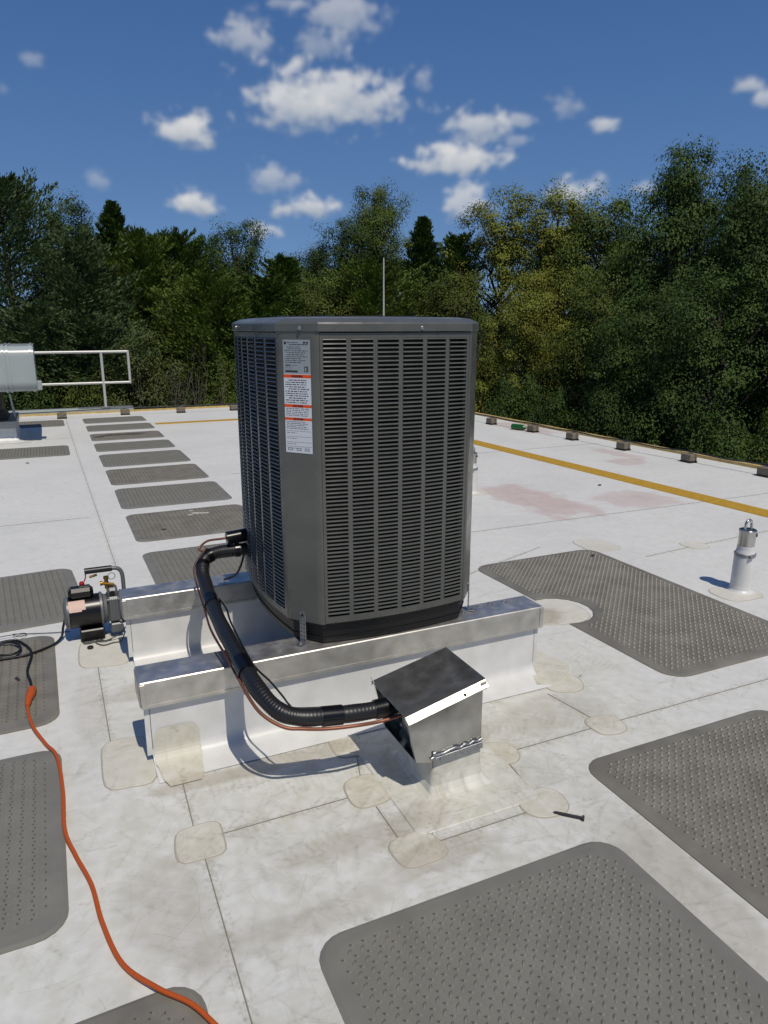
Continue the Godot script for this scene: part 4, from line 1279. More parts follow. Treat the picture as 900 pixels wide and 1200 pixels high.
func build_hood() -> void:
	var t := thing("pipe_hood", "stainless sheet metal pipe hood on a small white curb in front of the condenser", "pipe hood", Vector3(1.13, 0, -2.0))
	var zf := 0.13
	var zb := -0.13
	# white boot with skirt: square rings flaring out at the foot
	var b := MB.new()
	var rings := []
	var hs := []
	for s in [[0.235, 0.001], [0.232, 0.0045], [0.128, 0.0065], [0.112, 0.014], [0.102, 0.034], [0.098, 0.07], [0.097, 0.16]]:
		var r: float = s[0]
		var ox := 0.01
		rings.append(rounded(ox - r, -r * 1.25, ox + r, r * 1.25, 0.012 + maxf(0.0, r - 0.098) * 0.15, 4))
		hs.append(s[1])
	b.roof_mapped = true
	b.offset = t.position
	b.stack(rings, hs)
	part("membrane_boot", b, M["skirt_membrane"], t)
	# hood shell, profile in x, y (local): bottom left lip, top left, top right, bottom right
	var pbl := Vector2(-0.152, 0.146)
	var ptl := Vector2(-0.192, 0.322)
	var ptr := Vector2(0.098, 0.392)
	var pbr := Vector2(0.098, 0.135)
	var pml := Vector2(-0.085, 0.128)
	var shell := MB.new()
	var wall := func(a: Vector2, d: Vector2, z0: float, z1: float, out: Vector2) -> void:
		shell.quad(Vector3(a.x, a.y, z0), Vector3(d.x, d.y, z0), Vector3(d.x, d.y, z1), Vector3(a.x, a.y, z1), Vector3(out.x, out.y, 0))
	for s in [[zf, 1.0], [zb, -1.0]]:
		for off in [0.0, 0.002]:
			var z: float = s[0] - s[1] * off
			var nz := Vector3(0, 0, s[1] * (1.0 if off == 0.0 else -1.0))
			shell.quad(Vector3(pbl.x, pbl.y, z), Vector3(pml.x, pml.y, z), Vector3(pbr.x, pbr.y, z), Vector3(ptr.x, ptr.y, z), nz)
			shell.tri(Vector3(pbl.x, pbl.y, z), Vector3(ptr.x, ptr.y, z), Vector3(ptl.x, ptl.y, z), nz)
	wall.call(pbr, ptr, zb, zf, Vector2(1, 0))
	wall.call(pbr - Vector2(0.002, 0), ptr - Vector2(0.002, 0), zb, zf, Vector2(-1, 0))
	wall.call(pbl, pml, zb, zf, Vector2(-0.2, -1))
	wall.call(pml, Vector2(-0.085, 0.10), zb + 0.005, zf - 0.005, Vector2(-1, 0))
	# turned edges round the opening
	for z in [zf - 0.006, zb + 0.006]:
		shell.quad(Vector3(pbl.x, pbl.y, z + 0.006), Vector3(ptl.x, ptl.y, z + 0.006), Vector3(ptl.x, ptl.y, z - 0.006), Vector3(pbl.x, pbl.y, z - 0.006), Vector3(-1, -0.25, 0))
	part("shell", shell, M["polished_stainless"], t)
	# pitched lid with down-turned edges
	var lid := MB.new()
	var slope := (ptr - ptl).angle()
	var turn := Basis(Vector3(0, 0, 1), slope)
	var mid := (ptl + ptr) / 2.0
	lid.box(Vector3(mid.x, mid.y, 0) + turn * Vector3(0.002, 0.004, 0), Vector3(0.312, 0.003, 0.274), 0.001, turn)
	part("lid", lid, M["lid_steel"], t)
	for s in [[zf + 0.012, 0.80], [zb - 0.012, -0.80]]:
		var fl := MB.new()
		var tt := turn * Basis(Vector3(1, 0, 0), -s[1])
		fl.box(Vector3(mid.x, mid.y, s[0]) + turn * Vector3(0.002, -0.009, 0), Vector3(0.31, 0.025, 0.002), 0.0007, tt)
		part("lid_flange", fl, M["stainless"], t)
	for q in [[Vector3(ptr.x - 0.004, ptr.y - 0.013, zf + 0.012), Vector3(0.022, 0.03, 0.003), 0.15], [Vector3(ptl.x - 0.004, ptl.y + 0.012, zb + 0.004), Vector3(0.003, 0.022, 0.01), 0.4], [Vector3(ptl.x + 0.012, ptl.y + 0.006, zf - 0.09), Vector3(0.03, 0.002, 0.022), slope]]:
		var tab := MB.new()
		tab.box(q[0], q[1], 0.0006, Basis(Vector3(0, 0, 1), q[2]))
		part("corner_tab", tab, M["stainless"], t)
	# sealed band where the hood meets its boot
	var band := MB.new()
	band.box(Vector3(0.006, 0.142, zf + 0.003), Vector3(0.195, 0.026, 0.006), 0.002, Basis(Vector3(0, 0, 1), 0.075))
	band.box(Vector3(0.102, 0.144, 0), Vector3(0.006, 0.026, 0.258), 0.002)
	part("band", band, M["galvanised"], t)
	var seal := MB.new()
	var pts := []
	for k in 12:
		pts.append(Vector3(-0.088 + 0.017 * k, 0.158 + 0.0013 * k + rng.randf_range(-0.003, 0.004), zf + 0.005))
	seal.tube(smooth(pts, 3), 0.005, 6)
	for k in 3:
		seal.box(Vector3(-0.085 + rng.randf_range(-0.01, 0.012), 0.135 + k * 0.013, zf + 0.005), Vector3(0.02, 0.014, 0.006), 0.003, Basis(Vector3(0, 0, 1), rng.randf() * 2.0))
	part("sealant_bead", seal, M["galvanised"], t)
	screw(t, Vector3(0.085, 0.15, zf + 0.006), Vector3(0, 0, 1), 0.005)
	screw(t, Vector3(-0.06, 0.14, zf + 0.006), Vector3(0, 0, 1), 0.005)
	screw(t, Vector3(0.02, 0.361, zf + 0.013), Vector3(0, 0, 1), 0.0045, "dark_steel")
	# dark lining and the two pale bars inside the mouth
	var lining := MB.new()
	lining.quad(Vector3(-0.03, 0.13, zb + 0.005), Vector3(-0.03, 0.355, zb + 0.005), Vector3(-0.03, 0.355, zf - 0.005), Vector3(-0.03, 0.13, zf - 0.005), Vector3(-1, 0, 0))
	part("lining", lining, M["coil_black"], t)
	for z in [0.045, -0.065]:
		var bar := MB.new()
		bar.box(Vector3(-0.115, 0.225, z + 0.02), Vector3(0.004, 0.17, 0.026), 0.001, Basis(Vector3(0, 0, 1), 0.2))
		part("mouth_bar", bar, M["stainless"], t)


# ------------------------------------------------------------------ condenser
const UC := Vector3(1.19, 0, -2.925)
const UW := 0.42
const UD := 0.46
const AX := 0.312
const AZ := 0.33
const BOW := 0.028

# side k: 0 front, 1 left, 2 back, 3 right; s from -1 to 1 along it seen from outside, left to right
func side_point(k: int, s: float, out := 0.0) -> Vector3:
	var a := AX if k % 2 == 0 else AZ
	var d := UD if k % 2 == 0 else UW
	var x := a * s
	var z := d + BOW * (1.0 - s * s) + out
	match k:
		0: return Vector3(x, 0, z)
		1: return Vector3(-z, 0, x)
		2: return Vector3(-x, 0, -z)
	return Vector3(z, 0, -x)

func side_normal(k: int, s: float) -> Vector3:
	var a := AX if k % 2 == 0 else AZ
	var n := Vector3(2.0 * BOW * s / a, 0, 1).normalized()
	match k:
		0: return n
		1: return Vector3(-n.z, 0, n.x)
		2: return Vector3(-n.x, 0, -n.z)
	return Vector3(n.z, 0, -n.x)

func outline(out: float) -> PackedVector2Array:
	var p := PackedVector2Array()
	for k in [1, 0, 3, 2]:
		for i in 9:
			var s := lerpf(-1.0, 1.0, i / 8.0)
			var q := side_point(k, s) + side_normal(k, s) * out
			p.append(Vector2(q.x, q.z))
	return p

func louver_panel(k: int, unit: Node3D) -> void:
	var lo := 0.425
	var hi := 1.5235
	var y0 := 0.452
	var y1 := 1.505
	var frame := MB.new()
	var strip := func(sa: float, sb: float, ya: float, yb: float, thick: float) -> void:
		var steps: int = max(1, int((sb - sa) * 6.0))
		for i in steps:
			var a := lerpf(sa, sb, float(i) / steps)
			var b := lerpf(sa, sb, float(i + 1) / steps)
			for lay in [[0.0, 1.0], [-thick, -1.0]]:
				var pa: Vector3 = side_point(k, a) + side_normal(k, a) * lay[0]
				var pb: Vector3 = side_point(k, b) + side_normal(k, b) * lay[0]
				var i0 := frame.vert(pa + Vector3.UP * ya, side_normal(k, a) * lay[1])
				var i1 := frame.vert(pb + Vector3.UP * ya, side_normal(k, b) * lay[1])
				var i2 := frame.vert(pb + Vector3.UP * yb, side_normal(k, b) * lay[1])
				var i3 := frame.vert(pa + Vector3.UP * yb, side_normal(k, a) * lay[1])
				frame.face(i0, i1, i2)
				frame.face(i0, i2, i3)
		for e in [sa, sb]:
			var pa := side_point(k, e)
			var pb := pa - side_normal(k, e) * thick
			var nn := (side_point(k, sb) - side_point(k, sa)).normalized() * (1.0 if e == sb else -1.0)
			frame.quad(pa + Vector3.UP * ya, pb + Vector3.UP * ya, pb + Vector3.UP * yb, pa + Vector3.UP * yb, nn)
	var cols := 6
	var margin := 0.055
	var gap := 0.055
	var wide := (2.0 - 2.0 * margin - (cols - 1) * gap) / cols
	strip.call(-0.982, 0.982, lo, y0, 0.006)
	strip.call(-0.982, 0.982, y1, hi, 0.006)
	strip.call(-0.982, -1.0 + margin, y0, y1, 0.006)
	strip.call(1.0 - margin, 0.982, y0, y1, 0.006)
	for i in cols - 1:
		var s := -1.0 + margin + (i + 1) * wide + i * gap
		strip.call(s, s + gap, y0, y1, 0.006)
	var panel := part("louver_panel", frame, M["grey_paint"], unit)
	var rows := 68
	var pitch := (y1 - y0) / rows
	for i in cols:
		var slats := MB.new()
		var sa := -1.0 + margin + i * (wide + gap)
		for r in rows:
			var y := y0 + r * pitch
			# slat section: thin fin pressed outwards, lip down
			var sec := [Vector2(-0.004, pitch * 1.0), Vector2(0.0015, pitch * 0.88), Vector2(0.003, pitch * 0.66), Vector2(0.001, pitch * 0.63), Vector2(-0.007, pitch * 0.95)]
			for q in 2:
				var a := sa + wide * q / 2.0
				var b := sa + wide * (q + 1) / 2.0
				for j in sec.size() - 1:
					var p0: Vector2 = sec[j]
					var p1: Vector2 = sec[j + 1]
					var A := side_point(k, a)
					var B := side_point(k, b)
					var NA := side_normal(k, a)
					var NB := side_normal(k, b)
					var v0 := A + NA * p0.x + Vector3.UP * (y + p0.y)
					var v1 := B + NB * p0.x + Vector3.UP * (y + p0.y)
					var v2 := B + NB * p1.x + Vector3.UP * (y + p1.y)
					var v3 := A + NA * p1.x + Vector3.UP * (y + p1.y)
					var d := p1 - p0
					var nn := (NA * -d.y + Vector3.UP * d.x).normalized()
					slats.quad(v0, v1, v2, v3, nn)
		stuff(part("louver_slats", slats, M["grey_paint"], panel))

func build_condenser() -> void:
	var u := thing("condenser_unit", "tall dark grey outdoor air conditioner condenser with louvred sides on two curbs", "air conditioner", UC)
	# base pan
	var b := MB.new()
	b.stack([outline(-0.034), outline(-0.026), outline(-0.026), outline(-0.012), outline(-0.012)], [0.33, 0.336, 0.40, 0.41, 0.427])
	var pan := part("base_pan", b, M["black_plastic"], u)
	b = MB.new()
	b.stack([outline(-0.022), outline(-0.022)], [0.352, 0.358])
	part("pan_rib", b, M["black_plastic"], pan)
	# coil inside
	b = MB.new()
	b.stack([outline(-0.05), outline(-0.05)], [0.43, 1.52])
	var coil := part("coil", b, M["coil_black"], u)
	b = MB.new()
	for k in 4:
		for i in 26:
			var y := 0.46 + i * 0.0405
			var row := PackedVector3Array()
			for j in 5:
				var s := lerpf(-0.96, 0.96, j / 4.0)
				row.append(side_point(k, s, -0.044) + Vector3.UP * y)
			b.tube(row, 0.0042, 5, false)
	stuff(part("coil_tubes", b, M["dark_steel"], coil))
	for k in 4:
		louver_panel(k, u)
	# corner panels between the louvred sides
	var order := [1, 0, 3, 2]
	for i in 4:
		var k1: int = order[i]
		var k2: int = order[(i + 1) % 4]
		var A := side_point(k1, 1.0)
		var B := side_point(k2, -1.0)
		var along := (B - A).normalized()
		var n := Vector3(along.z, 0, -along.x)
		if n.dot(A + B) < 0.0:
			n = -n
		var N1 := side_normal(k1, 1.0)
		var N2 := side_normal(k2, -1.0)
		# section: short return on the louvred side, then the flat with rounded bends
		var sec := [[A - along * 0.0 + N1 * 0.002 - (A - side_point(k1, 0.97)).normalized() * 0.004, N1], [A + N1 * 0.002, N1], [A + along * 0.012 + n * 0.003, (N1 + n * 2.0).normalized()], [A + along * 0.03 + n * 0.004, n], [B - along * 0.03 + n * 0.004, n], [B - along * 0.012 + n * 0.003, (N2 + n * 2.0).normalized()], [B + N2 * 0.002, N2], [B + N2 * 0.002 + (side_point(k2, -0.97) - B).normalized() * 0.004, N2]]
		var c := MB.new()
		for j in sec.size() - 1:
			var p: Vector3 = sec[j][0]
			var q: Vector3 = sec[j + 1][0]
			var i0 := c.vert(p + Vector3.UP * 0.422, sec[j][1])
			var i1 := c.vert(q + Vector3.UP * 0.422, sec[j + 1][1])
			var i2 := c.vert(q + Vector3.UP * 1.528, sec[j + 1][1])
			var i3 := c.vert(p + Vector3.UP * 1.528, sec[j][1])
			c.face(i0, i1, i2)
			c.face(i0, i2, i3)
		for e in [sec[0], sec[-1]]:
			var p: Vector3 = e[0]
			var q: Vector3 = p - (e[1] as Vector3) * 0.008
			var out: Vector3 = (p - (A + B) / 2.0)
			c.quad(p + Vector3.UP * 0.422, q + Vector3.UP * 0.422, q + Vector3.UP * 1.528, p + Vector3.UP * 1.528, out.normalized())
		var cp := part("corner_panel", c, M["grey_paint"], u)
		var foot := (A + B) / 2.0 + n * 0.006
		if i == 0:
			# the sheet of plates and warnings
			var w := A.distance_to(B)
			var p0 := A + along * (w * 0.15) + n * 0.0055
			var p1 := A + along * (w * 0.83) + n * 0.0055
			var st := MB.new()
			st.quad(p0 + Vector3.UP * 1.092, p1 + Vector3.UP * 1.092, p1 + Vector3.UP * 1.50, p0 + Vector3.UP * 1.50, n, Vector2(0, 1), Vector2(1, 1), Vector2(1, 0), Vector2(0, 0))
			var sk := part("warning_sticker", st, M["sticker_print"], cp, "white rating plate and warning sheet with three orange bars")
			for wd in [["WARNING", 0.315], ["CAUTION", 0.5765], ["CAUTION", 0.6945]]:
				var tm := TextMesh.new()
				tm.text = wd[0]
				var fnt := SystemFont.new()
				fnt.font_names = PackedStringArray(["Droid Sans"])
				fnt.font_weight = 700
				tm.font = fnt
				tm.font_size = 16
				tm.pixel_size = 0.0006
				tm.depth = 0.0004
				var mi := part_mesh("lettering", tm, M["black_plastic"], sk)
				mi.transform = Transform3D(Basis(along, Vector3.UP, along.cross(Vector3.UP)), (p0 + p1) / 2.0 + n * 0.0006 + Vector3.UP * (1.50 - 0.408 * wd[1]))
		if i < 2:
			# slotted hold-down strap from the cabinet to the curb cap
			var s := MB.new()
			var at: Vector3 = A + along * 0.075 if i == 0 else A.lerp(B, 0.72)
			var tilt := Basis(along, Vector3.UP, along.cross(Vector3.UP))
			var face_n: Vector3 = n
			at += face_n * 0.006
			s.box(at + Vector3.UP * 0.391, Vector3(0.028, 0.118, 0.0025), 0.0008, tilt)
			s.box(at + face_n * 0.016 + Vector3.UP * 0.3335, Vector3(0.03, 0.0025, 0.036), 0.0008, tilt)
			var round_top := MB.new()
			s.lathe([Vector2(0.014, -0.00125), Vector2(0.014, 0.00125), Vector2(0, 0.00125)], 14, Transform3D(Basis(Quaternion(Vector3.UP, face_n)), at + Vector3.UP * 0.45))
			var strap := part("hold_down_strap", s, M["galvanised"], u)
			for h in 7:
				for q in ([0.0] if h == 6 else [-0.007, 0.007]):
					var hole := MB.new()
					var hr := 0.0055 if h == 6 else 0.0028
					hole.lathe([Vector2(hr, 0), Vector2(hr, 0.0004), Vector2(0, 0.0004)], 8, Transform3D(Basis(Quaternion(Vector3.UP, face_n)), at + along * q + face_n * 0.0013 + Vector3.UP * (0.345 + h * 0.0165 + (0.006 if h == 6 else 0.0))))
					part("slot_hole", hole, M["coil_black"], strap)
			screw(strap, at + face_n * 0.022 + Vector3.UP * 0.335, Vector3.UP, 0.006)
	# top cap: rim, bevel, shoulder and fan guard
	b = MB.new()
	b.stack([outline(0.004), outline(0.0085), outline(0.0085), outline(0.004), outline(-0.03), outline(-0.075)], [1.527, 1.529, 1.554, 1.560, 1.574, 1.579], true)
	var cap := part("top_cap", b, M["grey_paint"], u)
	b = MB.new()
	b.lathe([Vector2(0.335, 1.579), Vector2(0.335, 1.5825), Vector2(0.315, 1.5825), Vector2(0.315, 1.5795)], 48)
	part("fan_ring", b, M["grey_paint"], cap)
	b = MB.new()
	for r in [0.30, 0.27, 0.24, 0.21, 0.18, 0.15, 0.12, 0.09]:
		var ring := PackedVector3Array()
		for k in 49:
			ring.append(Vector3(r * cos(TAU * k / 48.0), 1.5825, r * sin(TAU * k / 48.0)))
		b.tube(ring, 0.0022, 4, false)
	for k in 8:
		var a := TAU * k / 8.0
		b.tube(line(Vector3(cos(a) * 0.06, 1.584, sin(a) * 0.06), Vector3(cos(a) * 0.322, 1.584, sin(a) * 0.322)), 0.0028, 5)
	part("fan_guard", b, M["black_plastic"], cap)
	b = MB.new()
	b.lathe([Vector2(0.0, 1.5798), Vector2(0.31, 1.5798)], 40)
	part("fan_well", b, M["coil_black"], cap)
	# screws of the rim
	for q in [[0, -1.0, 0.02], [0, 0.26, 0.0], [1, -0.45, 0.0], [3, -0.8, 0.0], [1, 0.98, 0.05], [3, 0.0, 0.0]]:
		var n := side_normal(q[0], q[1])
		var at := side_point(q[0], q[1]) + n * 0.009 + Vector3.UP * 1.541
		if q[1] == -1.0:
			var c1 := side_point(1, 1.0)
			var c2 := side_point(0, -1.0)
			var al := (c2 - c1).normalized()
			n = Vector3(-al.z, 0, al.x)
			if n.dot(c1) < 0.0:
				n = -n
			at = c1.lerp(c2, 0.6) + n * 0.010 + Vector3.UP * 1.541
		elif q[2] == 0.05:
			continue
		screw(cap, at, n, 0.0055)
	# stubs of the service lines at the left side
	b = MB.new()
	b.lathe([Vector2(0.0, -0.055), Vector2(0.026, -0.055), Vector2(0.030, -0.05), Vector2(0.031, 0.04), Vector2(0.0, 0.045)], 14, Transform3D(Basis(Vector3(0, 0, 1), PI / 2.0 + 0.09), Vector3(-0.487, 0.617, -0.225)))
	part("service_valve_cover", b, M["black_tape"], u, "black wrapped service valve stub beside the pipe")


# ------------------------------------------------------------------ line set
func build_line_set() -> void:
	var t := thing("line_set", "black insulated refrigerant pipe running from the condenser's left side to the steel hood", "pipe", Vector3(0.6, 0, -2.6))
	var o := t.position
	var path := [Vector3(0.80, 0.553, -3.15), Vector3(0.70, 0.552, -3.155), Vector3(0.62, 0.548, -3.165), Vector3(0.562, 0.530, -3.15), Vector3(0.538, 0.496, -3.10), Vector3(0.535, 0.455, -3.02), Vector3(0.528, 0.425, -2.88), Vector3(0.520, 0.412, -2.70), Vector3(0.517, 0.404, -2.50), Vector3(0.522, 0.388, -2.32), Vector3(0.536, 0.362, -2.17), Vector3(0.572, 0.330, -2.075), Vector3(0.635, 0.308, -2.04), Vector3(0.74, 0.296, -2.025), Vector3(0.86, 0.288, -2.015), Vector3(0.96, 0.290, -2.01), Vector3(1.07, 0.30, -2.0)]
	for i in path.size():
		path[i] -= o
	var run := smooth(path, 10)
	var ribbed := smooth(path, 40)
	# ribbed foam: slight ripples along the pipe
	var rad := PackedFloat32Array()
	for i in ribbed.size():
		rad.append(0.0293 + 0.0009 * sin(i * 1.35) * (0.6 + 0.4 * sin(i * 0.021)) + 0.0008 * sin(i * 0.13))
	var b := MB.new()
	b.tube(ribbed, 0.03, 18, true, rad)
	part("insulation", b, M["black_foam"], t)
	# wraps of tape
	for w in [[0, 5, 0.0325], [8, 10, 0.033], [24, 29, 0.0325], [34, 37, 0.032], [58, 62, 0.0345], [88, 93, 0.034], [127, 133, 0.0335], [143, 149, 0.0335], [151, 158, 0.0325]]:
		var seg := run.slice(w[0], w[1] + 1)
		var c := MB.new()
		c.tube(seg, w[2], 18, true)
		part("tape_wrap", c, M["black_tape"], t)
	# copper liquid line with red-brown cable strapped along its side
	var cu := []
	for q in [[90, Vector3(-0.028, -0.020, 0.010)], [98, Vector3(-0.032, -0.020, 0.012)], [106, Vector3(-0.034, -0.020, 0.018)], [114, Vector3(-0.018, -0.026, 0.028)], [120, Vector3(0.0, -0.026, 0.030)], [128, Vector3(0, -0.032, 0.026)], [136, Vector3(0, -0.026, 0.036)], [144, Vector3(0, -0.032, 0.026)], [152, Vector3(0, -0.02, 0.04)], [160, Vector3(0, -0.012, 0.04)]]:
		cu.append(run[q[0]] + q[1])
	b = MB.new()
	b.tube(smooth(cu, 8), 0.0062, 8)
	part("copper_pipe", b, M["copper"], t)
	var wire := []
	for q in [[24, Vector3(-0.02, 0.035, 0.0)], [38, Vector3(-0.035, 0.012, 0.005)], [48, Vector3(-0.036, -0.012, 0)], [60, Vector3(-0.033, -0.012, 0)], [72, Vector3(-0.040, -0.014, 0)], [84, Vector3(-0.033, -0.014, 0)], [92, Vector3(-0.030, -0.024, 0)]]:
		wire.append(run[q[0]] + q[1])
	b = MB.new()
	b.tube(smooth(wire, 8), 0.0048, 6)
	part("control_wire", b, M["red_brown_wire"], t)
	wire = []
	for q in [[60, Vector3(0.033, 0.01, 0)], [66, Vector3(0.044, 0.012, 0)], [74, Vector3(0.036, 0.010, 0)], [90, Vector3(0.033, 0.004, 0)], [98, Vector3(0.050, 0.008, 0.003)], [106, Vector3(0.048, 0.010, -0.014)], [113, Vector3(0.026, 0.014, -0.028)], [120, Vector3(0.0, 0.018, -0.028)], [132, Vector3(0.0, 0.016, -0.028)]]:
		wire.append(run[q[0]] + q[1])
	b = MB.new()
	b.tube(smooth(wire, 8), 0.0038, 6)
	part("control_wire", b, M["black_cord"], t)
	# bare line that leaves the elbow for the valve
	b = MB.new()
	b.tube(smooth([run[30] + Vector3(-0.012, 0.035, -0.008), Vector3(0.545, 0.565, -3.20) - o, Vector3(0.585, 0.597, -3.20) - o, Vector3(0.64, 0.612, -3.16) - o, Vector3(0.665, 0.616, -3.152) - o], 8), 0.0052, 7)
	part("copper_pipe", b, M["copper"], t)
	# short black lead hanging below the entry
	b = MB.new()
	b.tube(smooth([Vector3(0.745, 0.535, -3.16) - o, Vector3(0.725, 0.45, -3.19) - o, Vector3(0.71, 0.395, -3.25) - o, Vector3(0.685, 0.345, -3.36) - o], 6), 0.0055, 7)
	part("drain_lead", b, M["black_cord"], t)


# ------------------------------------------------------------------ vacuum pump and cords
func build_pump() -> void:
	var t := thing("vacuum_pump", "black and grey vacuum pump with a carrying handle at the rear curb's left end", "vacuum pump", Vector3(0.08, 0, -3.74))
	var along := Basis(Vector3(0, 0, 1), -PI / 2.0)   # lathe axis to +x
	var axis := func(x: float) -> Transform3D: return Transform3D(along, Vector3(x, 0.148, 0))
	var b := MB.new()
	b.lathe([Vector2(0.0, 0.0), Vector2(0.07, 0.002), Vector2(0.081, 0.012), Vector2(0.081, 0.158), Vector2(0.0, 0.16)], 32, axis.call(-0.112))
	part("motor", b, M["pump_black"], t)
	b = MB.new()
	b.lathe([Vector2(0.0, -0.012), Vector2(0.05, -0.010), Vector2(0.078, -0.002), Vector2(0.084, 0.006), Vector2(0.084, 0.014), Vector2(0.078, 0.016)], 32, axis.call(-0.118))
	part("end_bell", b, M["cast_grey"], t)
	b = MB.new()
	b.lathe([Vector2(0.078, 0.0), Vector2(0.086, 0.002), Vector2(0.086, 0.012), Vector2(0.074, 0.02), Vector2(0.07, 0.034), Vector2(0.0, 0.035)], 32, axis.call(0.042))
	part("front_flange", b, M["cast_grey"], t)
	b = MB.new()
	b.box(Vector3(0.108, 0.152, 0), Vector3(0.062, 0.135, 0.125), 0.012)
	b.box(Vector3(0.108, 0.236, 0), Vector3(0.05, 0.05, 0.09), 0.012)
	for k in 5:
		b.box(Vector3(0.088 + k * 0.010, 0.152, 0.062), Vector3(0.003, 0.12, 0.008), 0.001)
	b.box(Vector3(0.112, 0.055, 0), Vector3(0.058, 0.05, 0.13), 0.006)
	var head := part("pump_body", b, M["cast_grey"], t)
	b = MB.new()
	b.box(Vector3(0.148, 0.145, 0), Vector3(0.018, 0.15, 0.115), 0.01)
	part("oil_case", b, M["pump_black"], t)
	b = MB.new()
	b.lathe([Vector2(0.014, 0), Vector2(0.014, 0.003), Vector2(0, 0.003)], 16, Transform3D(Basis(Vector3(1, 0, 0), PI / 2.0), Vector3(0.105, 0.235, 0.046)))
	part("sight_glass", b, M["coil_black"], head)
	for p in [[0.082, 0.21], [0.134, 0.21], [0.082, 0.09], [0.134, 0.09]]:
		screw(head, Vector3(p[0], p[1], 0.063), Vector3(0, 0, 1), 0.005)
	b = MB.new()
	b.box(Vector3(-0.005, 0.032, 0), Vector3(0.115, 0.064, 0.12), 0.006)
	part("base_foot", b, M["pump_black"], t)
	b = MB.new()
	b.box(Vector3(-0.04, 0.252, 0.005), Vector3(0.118, 0.055, 0.075), 0.016)
	var box := part("capacitor_box", b, M["pump_black"], t)
	b = MB.new()
	b.box(Vector3(-0.02, 0.2835, 0.012), Vector3(0.05, 0.006, 0.03), 0.002)
	part("switch", b, M["dark_steel"], box)
	b = MB.new()
	b.lathe([Vector2(0.0, 0.0), Vector2(0.012, 0.0), Vector2(0.013, 0.012), Vector2(0.009, 0.02), Vector2(0.0, 0.021)], 14, Transform3D(Basis(), Vector3(-0.03, 0.280, -0.01)))
	part("red_knob", b, M["red_plastic"], box)
	# paper label wrapped round the motor: torn lower edge
	b = MB.new()
	for k in 8:
		var a0 := deg_to_rad(62.0 - k * 5.4)
		var a1 := deg_to_rad(62.0 - (k + 1) * 5.4)
		var r := 0.0822
		var cut := 0.012 * rng.randf() if k > 4 else 0.003 * rng.randf()
		var x0 := -0.105 + cut * 0.4
		var x1 := -0.025 - cut * (2.2 if k > 5 else 1.0)
		b.quad(Vector3(x0, 0.148 + r * sin(a0), r * cos(a0)), Vector3(x1, 0.148 + r * sin(a0), r * cos(a0)), Vector3(x1, 0.148 + r * sin(a1), r * cos(a1)), Vector3(x0, 0.148 + r * sin(a1), r * cos(a1)), Vector3(0, sin(a0), cos(a0)))
	part("paper_label", b, M["pump_label"], t, "torn faded pink and white paper label")
	# handle: foam grip, bent grey tube
	b = MB.new()
	b.tube(smooth([Vector3(0.0, 0.352, -0.01), Vector3(0.06, 0.352, -0.01), Vector3(0.11, 0.352, -0.01), Vector3(0.142, 0.348, -0.01), Vector3(0.160, 0.330, -0.01), Vector3(0.166, 0.295, -0.01), Vector3(0.166, 0.21, -0.01)], 6), 0.0105, 10)
	var handle := part("handle", b, M["cast_grey"], t)
	b = MB.new()
	b.tube(line(Vector3(-0.012, 0.352, -0.01), Vector3(0.118, 0.352, -0.01)), 0.0155, 14)
	part("grip", b, M["black_foam"], handle)
	b = MB.new()
	b.tube(smooth([Vector3(-0.008, 0.345, -0.01), Vector3(-0.01, 0.32, -0.008), Vector3(-0.018, 0.30, -0.008)], 5), 0.0032, 6)
	part("red_lead", b, M["red_plastic"], t)
	# brass intake fitting with ring
	b = MB.new()
	b.tube(line(Vector3(0.085, 0.255, 0.01), Vector3(0.085, 0.318, 0.01)), 0.010, 8)
	b.tube(line(Vector3(0.06, 0.287, 0.016), Vector3(0.118, 0.272, 0.016)), 0.0085, 8)
	b.lathe([Vector2(0.013, 0), Vector2(0.013, 0.014), Vector2(0.0, 0.014)], 6, Transform3D(Basis(), Vector3(0.085, 0.305, 0.01)))
	b.lathe([Vector2(0.012, 0), Vector2(0.012, 0.012), Vector2(0.0, 0.012)], 6, Transform3D(Basis(Vector3(0, 0, 1), PI / 2.0), Vector3(0.066, 0.286, 0.016)))
	part("brass_fitting", b, M["brass"], t)
	b = MB.new()
	b.tube(line(Vector3(0.008, 0.318, -0.012), Vector3(0.045, 0.326, -0.012)), 0.006, 6)
	part("brass_fitting", b, M["brass"], t)
	b = MB.new()
	var ring := PackedVector3Array()
	for k in 21:
		ring.append(Vector3(0.112 + 0.017 * cos(TAU * k / 20.0), 0.315 + 0.017 * sin(TAU * k / 20.0), 0.005))
	b.tube(ring, 0.0016, 5, false)
	part("pull_ring", b, M["dark_steel"], t)
	# power cord: from the end bell down to the roof, a loop, then to the orange plug
	var o := t.position
	var cord := [Vector3(-0.045, 0.12, -3.74), Vector3(-0.058, 0.07, -3.76), Vector3(-0.07, 0.025, -3.75), Vector3(-0.105, 0.012, -3.70), Vector3(-0.165, 0.019, -3.635), Vector3(-0.24, 0.020, -3.60), Vector3(-0.35, 0.020, -3.60), Vector3(-0.47, 0.020, -3.60), Vector3(-0.54, 0.020, -3.67), Vector3(-0.47, 0.022, -3.74), Vector3(-0.36, 0.027, -3.79), Vector3(-0.285, 0.024, -3.80), Vector3(-0.232, 0.020, -3.72), Vector3(-0.206, 0.022, -3.60), Vector3(-0.222, 0.018, -3.42), Vector3(-0.208, 0.019, -3.30), Vector3(-0.201, 0.021, -3.215)]
	for i in cord.size():
		cord[i] -= o
	b = MB.new()
	b.tube(smooth(cord, 8), 0.006, 8)
	part("power_cord", b, M["black_cord"], t)
